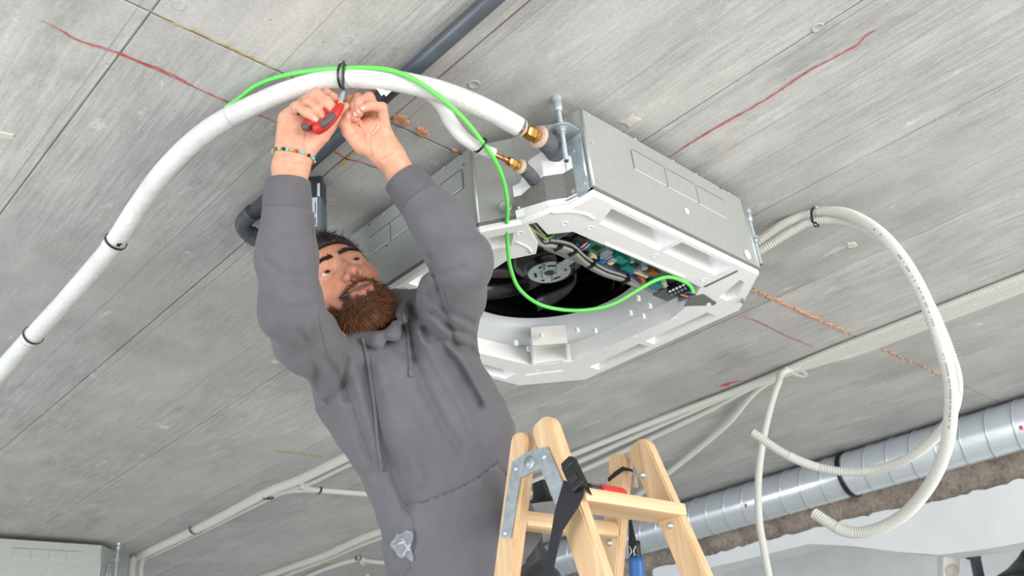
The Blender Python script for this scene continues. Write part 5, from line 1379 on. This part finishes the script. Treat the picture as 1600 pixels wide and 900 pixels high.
# ribbed cuffs
def cuff(pts, rads):
    p, L = spline(pts, .003); s = np.linspace(0, 1, len(p)); r = np.interp(s, np.linspace(0, 1, len(rads)), rads)
    n = 96; T = np.gradient(p, axis=0); T /= np.linalg.norm(T, axis=1)[:, None]; V = []; F = []
    s0, u0, _ = frame(T[0]); N = np.array(s0)
    rows = list(range(len(p))) + list(range(len(p) - 1, -1, -1))
    for k, i in enumerate(rows):
        N = N - T[i] * N.dot(T[i]); N /= np.linalg.norm(N); B_ = np.cross(T[i], N); inner = k >= len(p)
        for j in range(n):
            a = 2 * math.pi * j / n; rr = r[i] - (.004 if inner else 0) + (0 if inner else .0011 * (1 if j % 2 else -1))
            V.append(p[i] + rr * (math.cos(a) * N + math.sin(a) * B_))
    m = len(rows)
    for k in range(m):
        for j in range(n): k2 = (k + 1) % m; F.append((k * n + j, k * n + (j + 1) % n, k2 * n + (j + 1) % n, k2 * n + j))
    me = me_data(V, F, True); bm = bmesh.new(); bm.from_mesh(me); bmesh.ops.recalc_face_normals(bm, faces=bm.faces[:]); bm.to_mesh(me); bm.free()
    return link('cuff', me, M['hoodie'], hoodie)
cuff([PD(449, 338, 1.602), PD(449, 312, 1.606), PD(450, 284, 1.613)], [.0435, .0425, .0392])
cuff([PD(666, 325, 1.660), PD(650, 305, 1.669), PD(629, 277, 1.676)], [.0425, .0412, .0382])
# seams laid on the cloth
def seam(pts, r=.0011, name='seam', mat=None):
    fine, _ = spline([(a, b, 0) for a, b in pts], 4.0)
    return link(name, sweep([on_cloth(a, b, r * .4) for a, b, _ in fine], r, 6), mat or M['hoodie'], hoodie)
seam([(494, 642), (518, 628), (534, 602), (540, 575), (534, 552)]); seam([(744, 545), (720, 540), (700, 528), (684, 508)])
seam([(486, 320), (490, 380), (496, 440), (499, 500), (510, 550)]); seam([(672, 400), (690, 440), (702, 490), (712, 534)]); seam([(540, 600), (556, 650), (580, 720)])
# kangaroo pocket: a second layer over the belly
pk = [(632, 788), (665, 781), (705, 766), (745, 745), (776, 720), (798, 752), (818, 830), (826, 960), (640, 960), (634, 897), (646, 872), (651, 842), (646, 812)]
def in_poly(u, v, poly):
    c = np.zeros(len(u), bool); j = len(poly) - 1
    for i in range(len(poly)):
        xi, yi = poly[i]; xj, yj = poly[j]
        c ^= ((yi > v) != (yj > v)) & (u < (xj - xi) * (v - yi) / (yj - yi + 1e-9) + xi); j = i
    return c
u, v, w = project(hpv.astype(f32)); hn_ = np.empty(len(hoodie.data.vertices) * 3, f32); hoodie.data.vertices.foreach_get('normal', hn_); hn_ = hn_.reshape(-1, 3)
inside_v = in_poly(u, v, pk) & ((hn_ * (-hpv / np.linalg.norm(hpv, axis=1)[:, None])).sum(1) > .05) & (w < 1.84)
keep = [f for f in hpf if all(inside_v[i] for i in f)]
ids = sorted({i for f in keep for i in f}); remap = {i: k for k, i in enumerate(ids)}
pm = me_data(hpv[ids] + hn_[ids] * .0035, [tuple(remap[i] for i in f) for f in keep], True)
pocket = link('pocket', pm, M['hoodie'], hoodie); md = pocket.modifiers.new('thickness', 'SOLIDIFY'); md.thickness = .0034; md.offset = -1
seam([(634, 789), (665, 782), (705, 767), (745, 746), (776, 721)], .0016, 'pocket_seam'); seam([(634, 790), (648, 814), (653, 842), (648, 872), (636, 895)], .0026, 'pocket_hem'); seam([(776, 721), (792, 740), (800, 758)], .0026, 'pocket_hem')
# drawstrings
def string(pts, tip):
    fine, _ = spline([(a, b, 0) for a, b in pts], 4.0)
    path = [on_cloth(a, b, .0042) for a, b, _ in fine]
    o = link('drawstring', sweep(path, .0036, 10, .6), M['hoodie'], hoodie)
    e = path[-1]; d = (path[-1] - path[-4]).normalized(); cyl('drawstring_tip', e - d * .012, e + d * .006, .0044, M['hoodie'], o, None, 10, True)
string([(566, 528), (574, 560), (581, 600), (586, 640), (590, 690), (597, 732)], 1)
string([(630, 490), (636, 515), (639, 545), (642, 584)], 1)
# plastic bag peeping out of the pocket
t = thing('plastic_bag', 'clear plastic bag with small parts in hoodie pocket', 'bag')
def clear():
    t_ = NT('clear film'); t_.set(Base_Color=(.86, .90, .94, 1), Roughness=.12); t_.b.inputs['Transmission Weight'].default_value = .85; t_.b.inputs['IOR'].default_value = 1.2; return t_.m
M['film'] = clear()
V = []; F = []
for i in range(9):
    for j in range(11):
        a, b = i / 8, j / 10
        px_ = 611 + 33 * a + 9 * (1 - a) * abs(2 * b - 1) ** 1.6 + 2 * math.sin(b * 9); py_ = 828 + 48 * b + (6 - 14 * b) * (1 - a) + 2 * math.sin(a * 8)
        V.append(on_cloth(px_, py_, .004 + .006 * abs(math.sin(a * 5 + b * 7)) + .004 * random.random()))
for i in range(8):
    for j in range(10): k = i * 11 + j; F.append((k, k + 11, k + 12, k + 1))
film = link('film', me_data(V, F), M['film'], t); md = film.modifiers.new('thickness', 'SOLIDIFY'); md.thickness = .0008
for a, b in (((628, 842), (640, 860)), ((622, 850), (634, 846)), ((630, 868), (641, 850))):
    tube('small_part', [on_cloth(*a, .007), on_cloth((a[0] + b[0]) / 2, (a[1] + b[1]) / 2, .009), on_cloth(*b, .007)], .0022, M['label'], t, .004, 6)
# trousers, belt and boots
def trousers_sdf(P):
    d = smin(ellip(P, PEL, (.137, .135, .15)), ellip(P, PEL + Vector((-.03, .01, .12)), (.125, .122, .12)), .04)
    for i in range(2):
        e = chain(P, [HIP[i], KNEE[i], FOOT[i] + Vector((0, 0, .10))], [.098, .074, .062], .02); d = smin(d, e, .03)
    d = smin(d, np.maximum(trunk(P, -.014), (P - A3(SC[-1])) @ A3(ax_s) - .17), .02)
    u_, v_, w_ = project(P)
    d = d + .004 * np.sin(u_ * .10 + v_ * .16) * np.sin(v_ * .05 - u_ * .07)
    d = smax(d, (P - A3(PEL + Vector((0, 0, .17)))) @ A3((0, 0, 1)), .01)
    return smax(d, -((P - A3(FOOT[0] + Vector((0, 0, .075)))) @ A3((0, 0, 1))), .006).astype(f32)
lo = np.minimum.reduce([np.array(v) for v in FOOT + KNEE + [PEL]]) - .17; hi = np.maximum.reduce([np.array(v) for v in FOOT + KNEE + [PEL]]) + .17
tv, tf = solidify(trousers_sdf, lo, hi, .007, .04)
tr_ = link('trousers', me_data(tv, tf, True), M['trousers'], person)
for i in range(2):
    def boot(P, i=i):
        a = FOOT[i]; d = chain(P, [a + Vector((0, .035, .14)), a + Vector((0, .035, .055)), a + Vector((-.015, -.06, .045)), a + Vector((-.025, -.13, .038))], [.046, .050, .043, .036], .02)
        return smax(d, -(P @ A3((0, 0, 1)) - a.z - .004), .006).astype(f32)
    v_, f_ = solidify(boot, np.array(FOOT[i]) - .24, np.array(FOOT[i]) + .24, .006, .03); link('boot', me_data(v_, f_, True), M['black'], person)

# ================================================================== ORIGINS AT THE BASE, FLOOR AT ZERO
bpy.context.view_layer.update()
def descend(o):
    for c in o.children:
        yield c
        yield from descend(c)
for o in [x for x in col.objects if x.parent is None and x.type in ('MESH', 'EMPTY')]:
    fam = [o] + list(descend(o)); lo = np.full(3, 1e9); hi = -lo
    for x in fam:
        if x.type == 'MESH' and len(x.data.vertices):
            a = np.empty(len(x.data.vertices) * 3, np.float32); x.data.vertices.foreach_get('co', a); a = a.reshape(-1, 3)
            off = np.array(x.location) if x.parent is not None and x is not o else np.zeros(3)
            p = x.parent
            while p is not None: off = off + np.array(p.location); p = p.parent
            lo = np.minimum(lo, a.min(0) + off); hi = np.maximum(hi, a.max(0) + off)
    base = Vector(((lo[0] + hi[0]) / 2, (lo[1] + hi[1]) / 2, lo[2]))
    if o.type == 'MESH': o.data.transform(Matrix.Translation(-base))
    for c in o.children: c.location = c.location - base
    o.location = base + Vector((0, 0, EYE))
